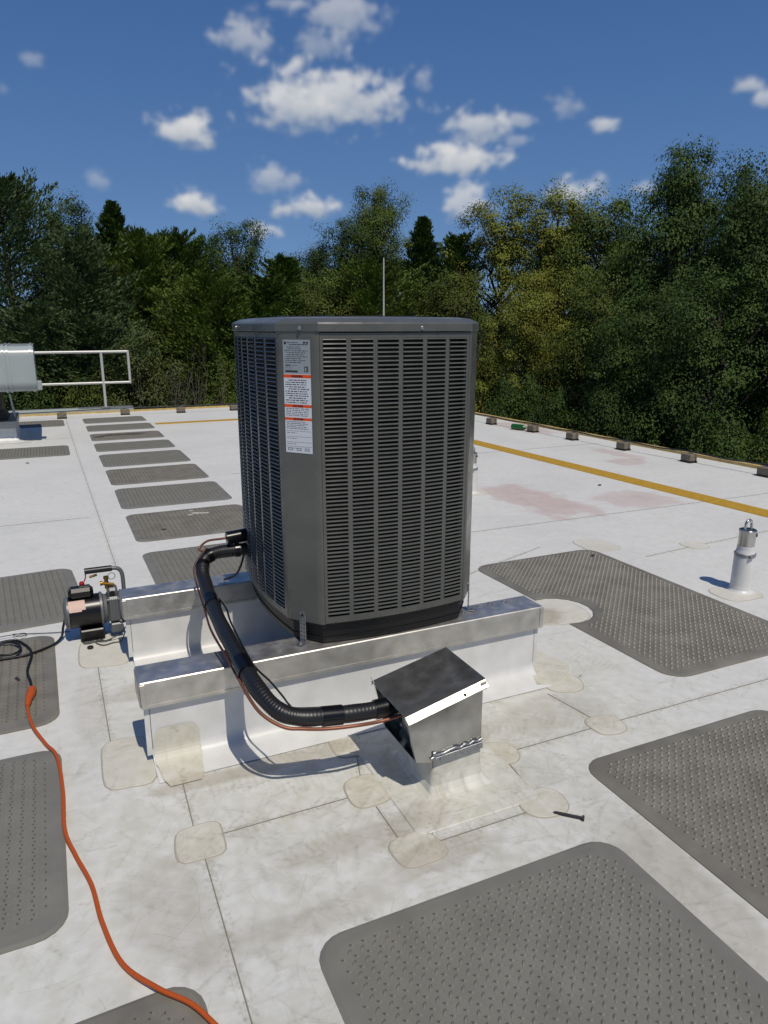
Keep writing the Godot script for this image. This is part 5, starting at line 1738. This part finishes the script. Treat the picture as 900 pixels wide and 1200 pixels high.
	var coil := [Vector3(-0.50, 0.031, -3.63), Vector3(-0.42, 0.031, -3.655), Vector3(-0.31, 0.031, -3.612), Vector3(-0.262, 0.030, -3.635), Vector3(-0.258, 0.030, -3.70), Vector3(-0.30, 0.032, -3.765), Vector3(-0.37, 0.034, -3.77), Vector3(-0.47, 0.031, -3.71)]
	for i in coil.size():
		coil[i] -= o
	b = MB.new()
	b.tube(smooth(coil, 8), 0.006, 8)
	part("power_cord", b, M["black_cord"], t)
	# plug of that cord
	b = MB.new()
	b.box(Vector3(-0.2, 0.022, -3.21) - o, Vector3(0.022, 0.02, 0.03), 0.005)
	part("plug", b, M["black_cord"], t)

	var e := thing("extension_cord", "orange extension cord snaking forward along the left walkway pads", "cord", Vector3(-0.1, 0, -2.2))
	o = e.position
	var path := [Vector3(-0.204, 0.022, -3.15), Vector3(-0.215, 0.020, -3.05), Vector3(-0.196, 0.016, -2.90), Vector3(-0.15, 0.009, -2.75), Vector3(-0.113, 0.018, -2.63), Vector3(-0.098, 0.018, -2.41), Vector3(-0.098, 0.015, -2.19), Vector3(-0.072, 0.008, -2.06), Vector3(-0.036, 0.008, -1.914), Vector3(-0.018, 0.008, -1.757), Vector3(0.018, 0.008, -1.60), Vector3(0.087, 0.018, -1.483), Vector3(0.153, 0.021, -1.404), Vector3(0.200, 0.014, -1.32), Vector3(0.265, 0.009, -1.19), Vector3(0.31, 0.008, -0.95), Vector3(0.25, 0.02, -0.6), Vector3(0.2, 0.008, -0.2)]
	for i in path.size():
		path[i] -= o
	b = MB.new()
	b.tube(smooth(path, 10), 0.0062, 10)
	part("cable", b, M["orange_cord"], e)
	b = MB.new()
	var sp := smooth([Vector3(-0.200, 0.024, -3.212) - o, Vector3(-0.204, 0.024, -3.17) - o, Vector3(-0.212, 0.023, -3.12) - o, Vector3(-0.216, 0.021, -3.07) - o], 4)
	var rr := PackedFloat32Array()
	for i in sp.size():
		rr.append([0.0165, 0.019, 0.0185, 0.018, 0.0185, 0.0185, 0.016, 0.0155, 0.014, 0.0125, 0.0125, 0.010, 0.009][i])
	b.tube(sp, 0.017, 12, true, rr)
	part("socket", b, M["orange_cord"], e)

	var w := thing("wire_loop", "thin grey wire looped on the roof between pump foot and rear curb", "wire", Vector3(0.13, 0, -3.66), 0.0)
	o = w.position
	for pts in [[Vector3(0.225, 0.06, -3.60), Vector3(0.20, 0.012, -3.60), Vector3(0.165, 0.008, -3.605), Vector3(0.119, 0.008, -3.592), Vector3(0.089, 0.008, -3.627), Vector3(0.086, 0.008, -3.66), Vector3(0.111, 0.009, -3.665), Vector3(0.134, 0.011, -3.64), Vector3(0.19, 0.03, -3.64), Vector3(0.23, 0.07, -3.63)], [Vector3(0.16, 0.010, -3.655), Vector3(0.122, 0.012, -3.634), Vector3(0.078, 0.008, -3.66), Vector3(0.03, 0.008, -3.665), Vector3(0.04, 0.008, -3.645), Vector3(0.087, 0.012, -3.65)]]:
		var q := []
		for p in pts:
			q.append(p - o)
		b = MB.new()
		b.tube(smooth(q, 8), 0.0032, 6)
		part("wire", b, M["grey_wire"], w)
	b = MB.new()
	b.lathe([Vector2(0.014, 0), Vector2(0.015, 0.012), Vector2(0.010, 0.016), Vector2(0, 0.016)], 14, Transform3D(Basis(), Vector3(0.055, 0.0, -3.59) - o))
	part("black_cap", b, M["black_plastic"], w)

	var ch := thing("tangled_wire", "thin pale wire tangled across the pads beside the coiled black cord", "wire", Vector3(-0.25, 0, -3.88), 0.0)
	o = ch.position
	var q := []
	for p in [Vector3(-0.45, 0.018, -3.87), Vector3(-0.356, 0.018, -3.89), Vector3(-0.31, 0.016, -3.90), Vector3(-0.279, 0.010, -3.915), Vector3(-0.247, 0.006, -3.924), Vector3(-0.235, 0.009, -3.89), Vector3(-0.27, 0.018, -3.855), Vector3(-0.295, 0.016, -3.905), Vector3(-0.235, 0.008, -3.905), Vector3(-0.12, 0.006, -3.87), Vector3(-0.03, 0.006, -3.85)]:
		q.append(p - o)
	b = MB.new()
	b.tube(smooth(q, 8), 0.0022, 5)
	part("wire", b, M["cable_grey"], ch)


# ------------------------------------------------------------------ other things on the roof
func anchor_post(label: String, at: Vector3) -> void:
	var t := thing("roof_anchor", label, "roof anchor", at, 0.0, "lifeline anchor posts on the right side of the roof")
	var b := MB.new()
	b.lathe([Vector2(0.085, 0.002), Vector2(0.072, 0.008), Vector2(0.063, 0.018), Vector2(0.060, 0.04), Vector2(0.058, 0.22), Vector2(0.056, 0.232), Vector2(0.0, 0.233)], 28)
	part("membrane_boot", b, M["flashing_membrane"], t)
	b = MB.new()
	b.lathe([Vector2(0.058, 0.222), Vector2(0.0605, 0.224), Vector2(0.0605, 0.240), Vector2(0.058, 0.242), Vector2(0.05, 0.2425)], 28)
	b.box(Vector3(-0.02, 0.231, 0.064), Vector3(0.03, 0.016, 0.014), 0.003)
	part("clamp_band", b, M["galvanised"], t)
	b = MB.new()
	b.lathe([Vector2(0.056, 0.240), Vector2(0.050, 0.262), Vector2(0.048, 0.285), Vector2(0.0, 0.286)], 24)
	part("sealant", b, M["flashing_membrane"], t)
	b = MB.new()
	b.lathe([Vector2(0.047, 0.27), Vector2(0.047, 0.368), Vector2(0.050, 0.370), Vector2(0.050, 0.380), Vector2(0.046, 0.384), Vector2(0.0, 0.385)], 28)
	part("steel_cap", b, M["polished_stainless"], t)
	b = MB.new()
	var ring := [Vector3(-0.024, 0.375, 0), Vector3(-0.025, 0.405, 0), Vector3(-0.020, 0.428, 0), Vector3(0, 0.440, 0), Vector3(0.020, 0.428, 0), Vector3(0.025, 0.405, 0), Vector3(0.024, 0.375, 0)]
	b.tube(smooth(ring, 6), 0.008, 9)
	part("eye_ring", b, M["polished_stainless"], t)
	b = MB.new()
	b.lathe([Vector2(0.012, 0), Vector2(0.012, 0.006), Vector2(0, 0.006)], 12, Transform3D(Basis(Quaternion(Vector3.UP, Vector3(0.75, 0, 0.66).normalized())), Vector3(0.035, 0.352, 0.031)))
	part("vent_plug", b, M["black_plastic"], t)

func block(label: String, at: Vector3, turn: float) -> void:
	var t := thing("support_block", label, "support block", at, turn, "pale blocks that carry the cable along the roof edge")
	var b := MB.new()
	b.box(Vector3(0, 0.010, 0), Vector3(0.125, 0.018, 0.155), 0.004)
	part("rubber_base", b, M["block_pad"], t)
	b = MB.new()
	b.box(Vector3(0, 0.060, 0), Vector3(0.115, 0.082, 0.145), 0.008)
	part("block_body", b, M["block_wood"], t)
	b = MB.new()
	b.box(Vector3(0.02, 0.105, 0), Vector3(0.03, 0.008, 0.05), 0.002)
	part("cable_clip", b, M["galvanised"], t)

func build_far_things() -> void:
	anchor_post("white booted steel anchor post with eye ring standing right of the wide pad", Vector3(3.665, 0, -2.825))
	anchor_post("half hidden anchor post peeking out right behind the condenser", Vector3(3.575, 0, -5.78))
	for s in [["pale support block nearest the condenser's right edge, beyond the green bottle", 6.44, -9.85, 0.1], ["pale support block touching the green bottle", 6.53, -8.86, 0.15], ["pale support block next nearer than the green bottle", 6.57, -8.0, 0.05], ["pale support block between the anchor post line and the bottle, third along the cable", 6.62, -7.05, 0.1], ["pale support block second from the right picture edge", 6.71, -6.07, 0.0], ["pale support block cut by the right picture edge", 6.80, -5.12, 0.08],
		["pale support block at the far edge below the guard rail beam", 0.163, -13.55, 1.5], ["pale support block at the far edge beside the farthest pad of the row", 1.204, -13.68, 1.6], ["pale support block at the far edge right of the pad row", 2.162, -13.58, 1.55], ["pale support block at the far edge seen just left of the condenser", 3.134, -13.56, 1.57]]:
		block(s[0], Vector3(s[1], 0, s[2]), s[3])
	# cable held by the blocks along both edges
	var t := thing("conductor_cable", "thin dark cable running over the support blocks along the roof edge", "cable", Vector3(6.6, 0, -8.0))
	var pts := []
	for p in [Vector3(7.0, 0.118, -3.0), Vector3(6.90, 0.118, -4.1), Vector3(6.82, 0.122, -5.12), Vector3(6.77, 0.108, -5.6), Vector3(6.73, 0.122, -6.07), Vector3(6.68, 0.106, -6.55), Vector3(6.64, 0.122, -7.05), Vector3(6.61, 0.108, -7.5), Vector3(6.59, 0.122, -8.0), Vector3(6.56, 0.105, -8.4), Vector3(6.55, 0.122, -8.86), Vector3(6.50, 0.108, -9.4), Vector3(6.46, 0.122, -9.85), Vector3(6.38, 0.10, -11.0), Vector3(6.3, 0.11, -12.2), Vector3(6.2, 0.11, -13.4), Vector3(5.6, 0.10, -13.6), Vector3(4.2, 0.11, -13.58), Vector3(3.134, 0.122, -13.56), Vector3(2.162, 0.122, -13.56), Vector3(1.204, 0.122, -13.66), Vector3(0.163, 0.122, -13.53), Vector3(-1.5, 0.11, -13.55)]:
		pts.append(p - t.position)
	var b := MB.new()
	b.tube(smooth(pts, 5), 0.0085, 6)
	part("cable", b, M["cable_grey"], t)
	# bottle
	t = thing("green_bottle", "green plastic bottle lying against a support block", "bottle", Vector3(6.46, 0, -9.12), 0.4)
	b = MB.new()
	var lie := Transform3D(Basis(Vector3(1, 0, 0), PI / 2.0), Vector3(0, 0.045, 0))
	b.lathe([Vector2(0.0, -0.12), Vector2(0.038, -0.12), Vector2(0.044, -0.11), Vector2(0.044, 0.06), Vector2(0.036, 0.09), Vector2(0.016, 0.12), Vector2(0.014, 0.145), Vector2(0.0, 0.145)], 18, lie)
	part("bottle_body", b, M["green_glass"], t)
	b = MB.new()
	b.lathe([Vector2(0.017, 0.14), Vector2(0.017, 0.162), Vector2(0.0, 0.163)], 12, lie)
	part("bottle_cap", b, M["white_splash"], t)
	# guard rail on its beam at the far edge
	t = thing("guard_rail", "white tubular guard rail standing at the far roof edge on the left", "guard rail", Vector3(0.5, 0, -14.2))
	var tube_part := func(called: String, p: Array, r: float) -> void:
		var c := MB.new()
		var q := []
		for k in p:
			q.append(k - t.position)
		c.tube(PackedVector3Array(q), r, 10)
		part(called, c, M["rail_white"], t)
	tube_part.call("top_rail", [Vector3(-1.6, 1.085, -14.2), Vector3(1.385, 1.085, -14.2)], 0.026)
	tube_part.call("mid_rail", [Vector3(-1.6, 0.535, -14.2), Vector3(1.385, 0.535, -14.2)], 0.024)
	tube_part.call("end_post", [Vector3(1.385, 1.108, -14.2), Vector3(1.385, 0.513, -14.2)], 0.024)
	tube_part.call("post", [Vector3(0.925, 1.075, -14.2), Vector3(0.925, 0.10, -14.2)], 0.025)
	tube_part.call("post", [Vector3(-1.5, 1.075, -14.2), Vector3(-1.5, 0.10, -14.2)], 0.025)
	b = MB.new()
	b.box(Vector3(0.425, 0.102, 0.0), Vector3(0.16, 0.012, 0.14), 0.003)
	part("base_plate", b, M["galvanised"], t)
	t = thing("edge_beam", "pale metal covered beam along the far roof edge under the guard rail", "beam", Vector3(0.2, 0, -14.25))
	b = MB.new()
	b.box(Vector3(-0.8, 0.0, 0), Vector3(4.0, 0.185, 0.19), 0.01)
	part("beam_cover", b, M["duct_paint"], t)
	b = MB.new()
	b.box(Vector3(0.72, 0.097, 0.0), Vector3(0.94, 0.008, 0.20), 0.002)
	part("cover_plate", b, M["galvanised"], t)
	# exhaust duct on its curb
	t = thing("exhaust_duct", "pale grey round exhaust duct on a white curb at the left picture edge", "duct", Vector3(-1.0, 0, -11.6))
	var hood := func(x0: float, x1: float, grow: float) -> MB:
		var c := MB.new()
		var o := PackedVector2Array()
		for q in rounded(-0.52 - grow, 0.70 - grow, 0.97 + grow, 1.29 + grow, 0.14, 9):
			o.append(q)
		for q in o.size():
			if o[q].y < 0.84:
				o[q] = Vector2((-0.52 - grow if o[q].x < 0.2 else 0.97 + grow) if o[q].y > 0.73 else o[q].x, o[q].y)
		for q in o.size():
			var p := o[q]
			var r := o[(q + 1) % o.size()]
			var mid := Vector2(0.22, 1.0)
			var n1 := (p - Vector2(clampf(p.x, -0.38, 0.83), clampf(p.y, 0.84, 1.15))).normalized()
			var n2 := (r - Vector2(clampf(r.x, -0.38, 0.83), clampf(r.y, 0.84, 1.15))).normalized()
			var i0 := c.vert(Vector3(x0, p.y, p.x), Vector3(0, n1.y, n1.x))
			var i1 := c.vert(Vector3(x1, p.y, p.x), Vector3(0, n1.y, n1.x))
			var i2 := c.vert(Vector3(x1, r.y, r.x), Vector3(0, n2.y, n2.x))
			var i3 := c.vert(Vector3(x0, r.y, r.x), Vector3(0, n2.y, n2.x))
			c.face(i0, i1, i2)
			c.face(i0, i2, i3)
			for e in [[x0, -1.0], [x1, 1.0]]:
				c.tri(Vector3(e[0], mid.y, mid.x), Vector3(e[0], p.y, p.x), Vector3(e[0], r.y, r.x), Vector3(e[1], 0, 0))
		return c
	var drum := part("duct_hood", hood.call(-0.7, 0.87, 0.0), M["duct_paint"], t)
	for x in [-0.4, 0.50, 0.55, 0.82]:
		part("band", hood.call(x, x + 0.025, 0.012), M["duct_paint"], drum)
	b = MB.new()
	b.box(Vector3(0.90, 0.77, 0.75), Vector3(0.06, 0.12, 0.2), 0.01)
	part("latch_box", b, M["duct_paint"], t)
	b = MB.new()
	b.stack([rounded(-0.45, -0.36, 0.45, 0.36, 0.03), rounded(-0.4, -0.3, 0.4, 0.3, 0.03), rounded(-0.4, -0.3, 0.4, 0.3, 0.03)], [0.29, 0.42, 0.72])
	part("duct_neck", b, M["dark_steel"], t)
	b = MB.new()
	b.box(Vector3(0.52, 0.45, 0.22), Vector3(0.03, 0.36, 0.03), 0.004, Basis(Vector3(0, 0, 1), 0.1))
	part("brace", b, M["galvanised"], t)
	b = MB.new()
	b.box(Vector3(0, 0.235, 0), Vector3(1.12, 0.10, 1.14), 0.006)
	part("curb_cap", b, M["galvanised"], t)
	b = MB.new()
	b.stack([rounded(-0.70, -0.71, 0.70, 0.71, 0.02), rounded(-0.64, -0.65, 0.64, 0.65, 0.02), rounded(-0.57, -0.58, 0.57, 0.58, 0.02), rounded(-0.545, -0.555, 0.545, 0.555, 0.02), rounded(-0.535, -0.545, 0.535, 0.545, 0.02)], [0.003, 0.007, 0.025, 0.07, 0.19])
	part("curb_flashing", b, M["flashing_membrane"], t)
	# rod
	t = thing("lightning_rod", "thin upright metal rod rising behind the condenser lid", "lightning rod", Vector3(6.25, 0, -13.6))
	b = MB.new()
	b.tube(PackedVector3Array([Vector3(0, 0, 0), Vector3(0, 1.6, 0), Vector3(0, 2.83, 0)]), 0.016, 8, true, PackedFloat32Array([0.022, 0.020, 0.013]))
	part("rod", b, M["rail_white"], t)
	b = MB.new()
	b.lathe([Vector2(0.09, 0), Vector2(0.09, 0.05), Vector2(0.03, 0.08), Vector2(0.0, 0.08)], 16)
	part("base", b, M["galvanised"], t)
	# small loose things
	t = thing("loose_bolt", "dark lag bolt lying on the membrane beyond the bottom centre pad", "bolt", Vector3(1.394, 0.007, -1.588), -0.76)
	b = MB.new()
	b.tube(PackedVector3Array([Vector3(-0.052, 0, 0), Vector3(-0.044, 0, 0), Vector3(0.04, 0, 0)]), 0.005, 8, true, PackedFloat32Array([0.001, 0.005, 0.005]))
	part("shank", b, M["dark_steel"], t)
	b = MB.new()
	b.lathe([Vector2(0.0, 0.0), Vector2(0.010, 0.0), Vector2(0.010, 0.007), Vector2(0.0, 0.008)], 6, Transform3D(Basis(Vector3(0, 0, 1), -PI / 2.0), Vector3(0.04, 0, 0)))
	part("bolt_head", b, M["dark_steel"], t)
	for s in [["small dark rubber scrap on the pad with the coiled cord", -0.262, 0.014, -3.363, 0.018], ["dark scrap at the far corner of the wide bitten pad", 3.28, 0.014, -3.70, 0.022], ["dark pebble on the white membrane left of the row of pads", -0.31, 0.004, -9.2, 0.02], ["dark scrap beside the yellow stripe on the right", 4.9, 0.004, -5.5, 0.025]]:
		b = MB.new()
		var o := wobbly(0, 0, s[4], s[4] * 0.5, rng.randf() * 3.0, 2.2, 0.3)
		b.stack([o, inset(o, 0.004)], [0.0, 0.006])
		var sc := part("rubber_scrap", b, M["dark_scuff"])
		sc.position = Vector3(s[1], s[2], s[3])
		tag(sc, s[0], "scrap", "small scraps lying about the roof")


func _ready() -> void:
	rng.seed = 4242
	var cam := Camera3D.new()
	cam.name = "camera"
	cam.position = Vector3(0, 1.55, 0)
	cam.rotation_degrees = Vector3(-14.513, -24.703, 0)
	cam.fov = 70.69
	cam.near = 0.05
	cam.far = 600.0
	add_child(cam)
	var env := Environment.new()
	env.background_mode = Environment.BG_SKY
	env.sky = Sky.new()
	env.sky.sky_material = build_sky()
	env.background_energy_multiplier = 1.0
	env.tonemap_mode = Environment.TONE_MAPPER_LINEAR
	env.tonemap_exposure = 1.0
	env.sdfgi_enabled = true
	env.ssao_enabled = true
	env.ssil_enabled = true
	var we := WorldEnvironment.new()
	we.name = "environment"
	we.environment = env
	add_child(we)
	var sun := DirectionalLight3D.new()
	sun.name = "sun"
	sun.basis = Basis.looking_at(-Vector3(0.03, 0.857, 0.515), Vector3.UP)
	sun.light_energy = 1.0
	sun.light_angular_distance = 0.5
	sun.light_color = Color(1.0, 0.965, 0.91)
	sun.shadow_enabled = true
	add_child(sun)

	build_materials()
	build_roof()
	build_curbs()
	build_woods()
	rng.seed = 99
	build_pads()
	build_condenser()
	build_hood()
	build_line_set()
	build_pump()
	build_far_things()
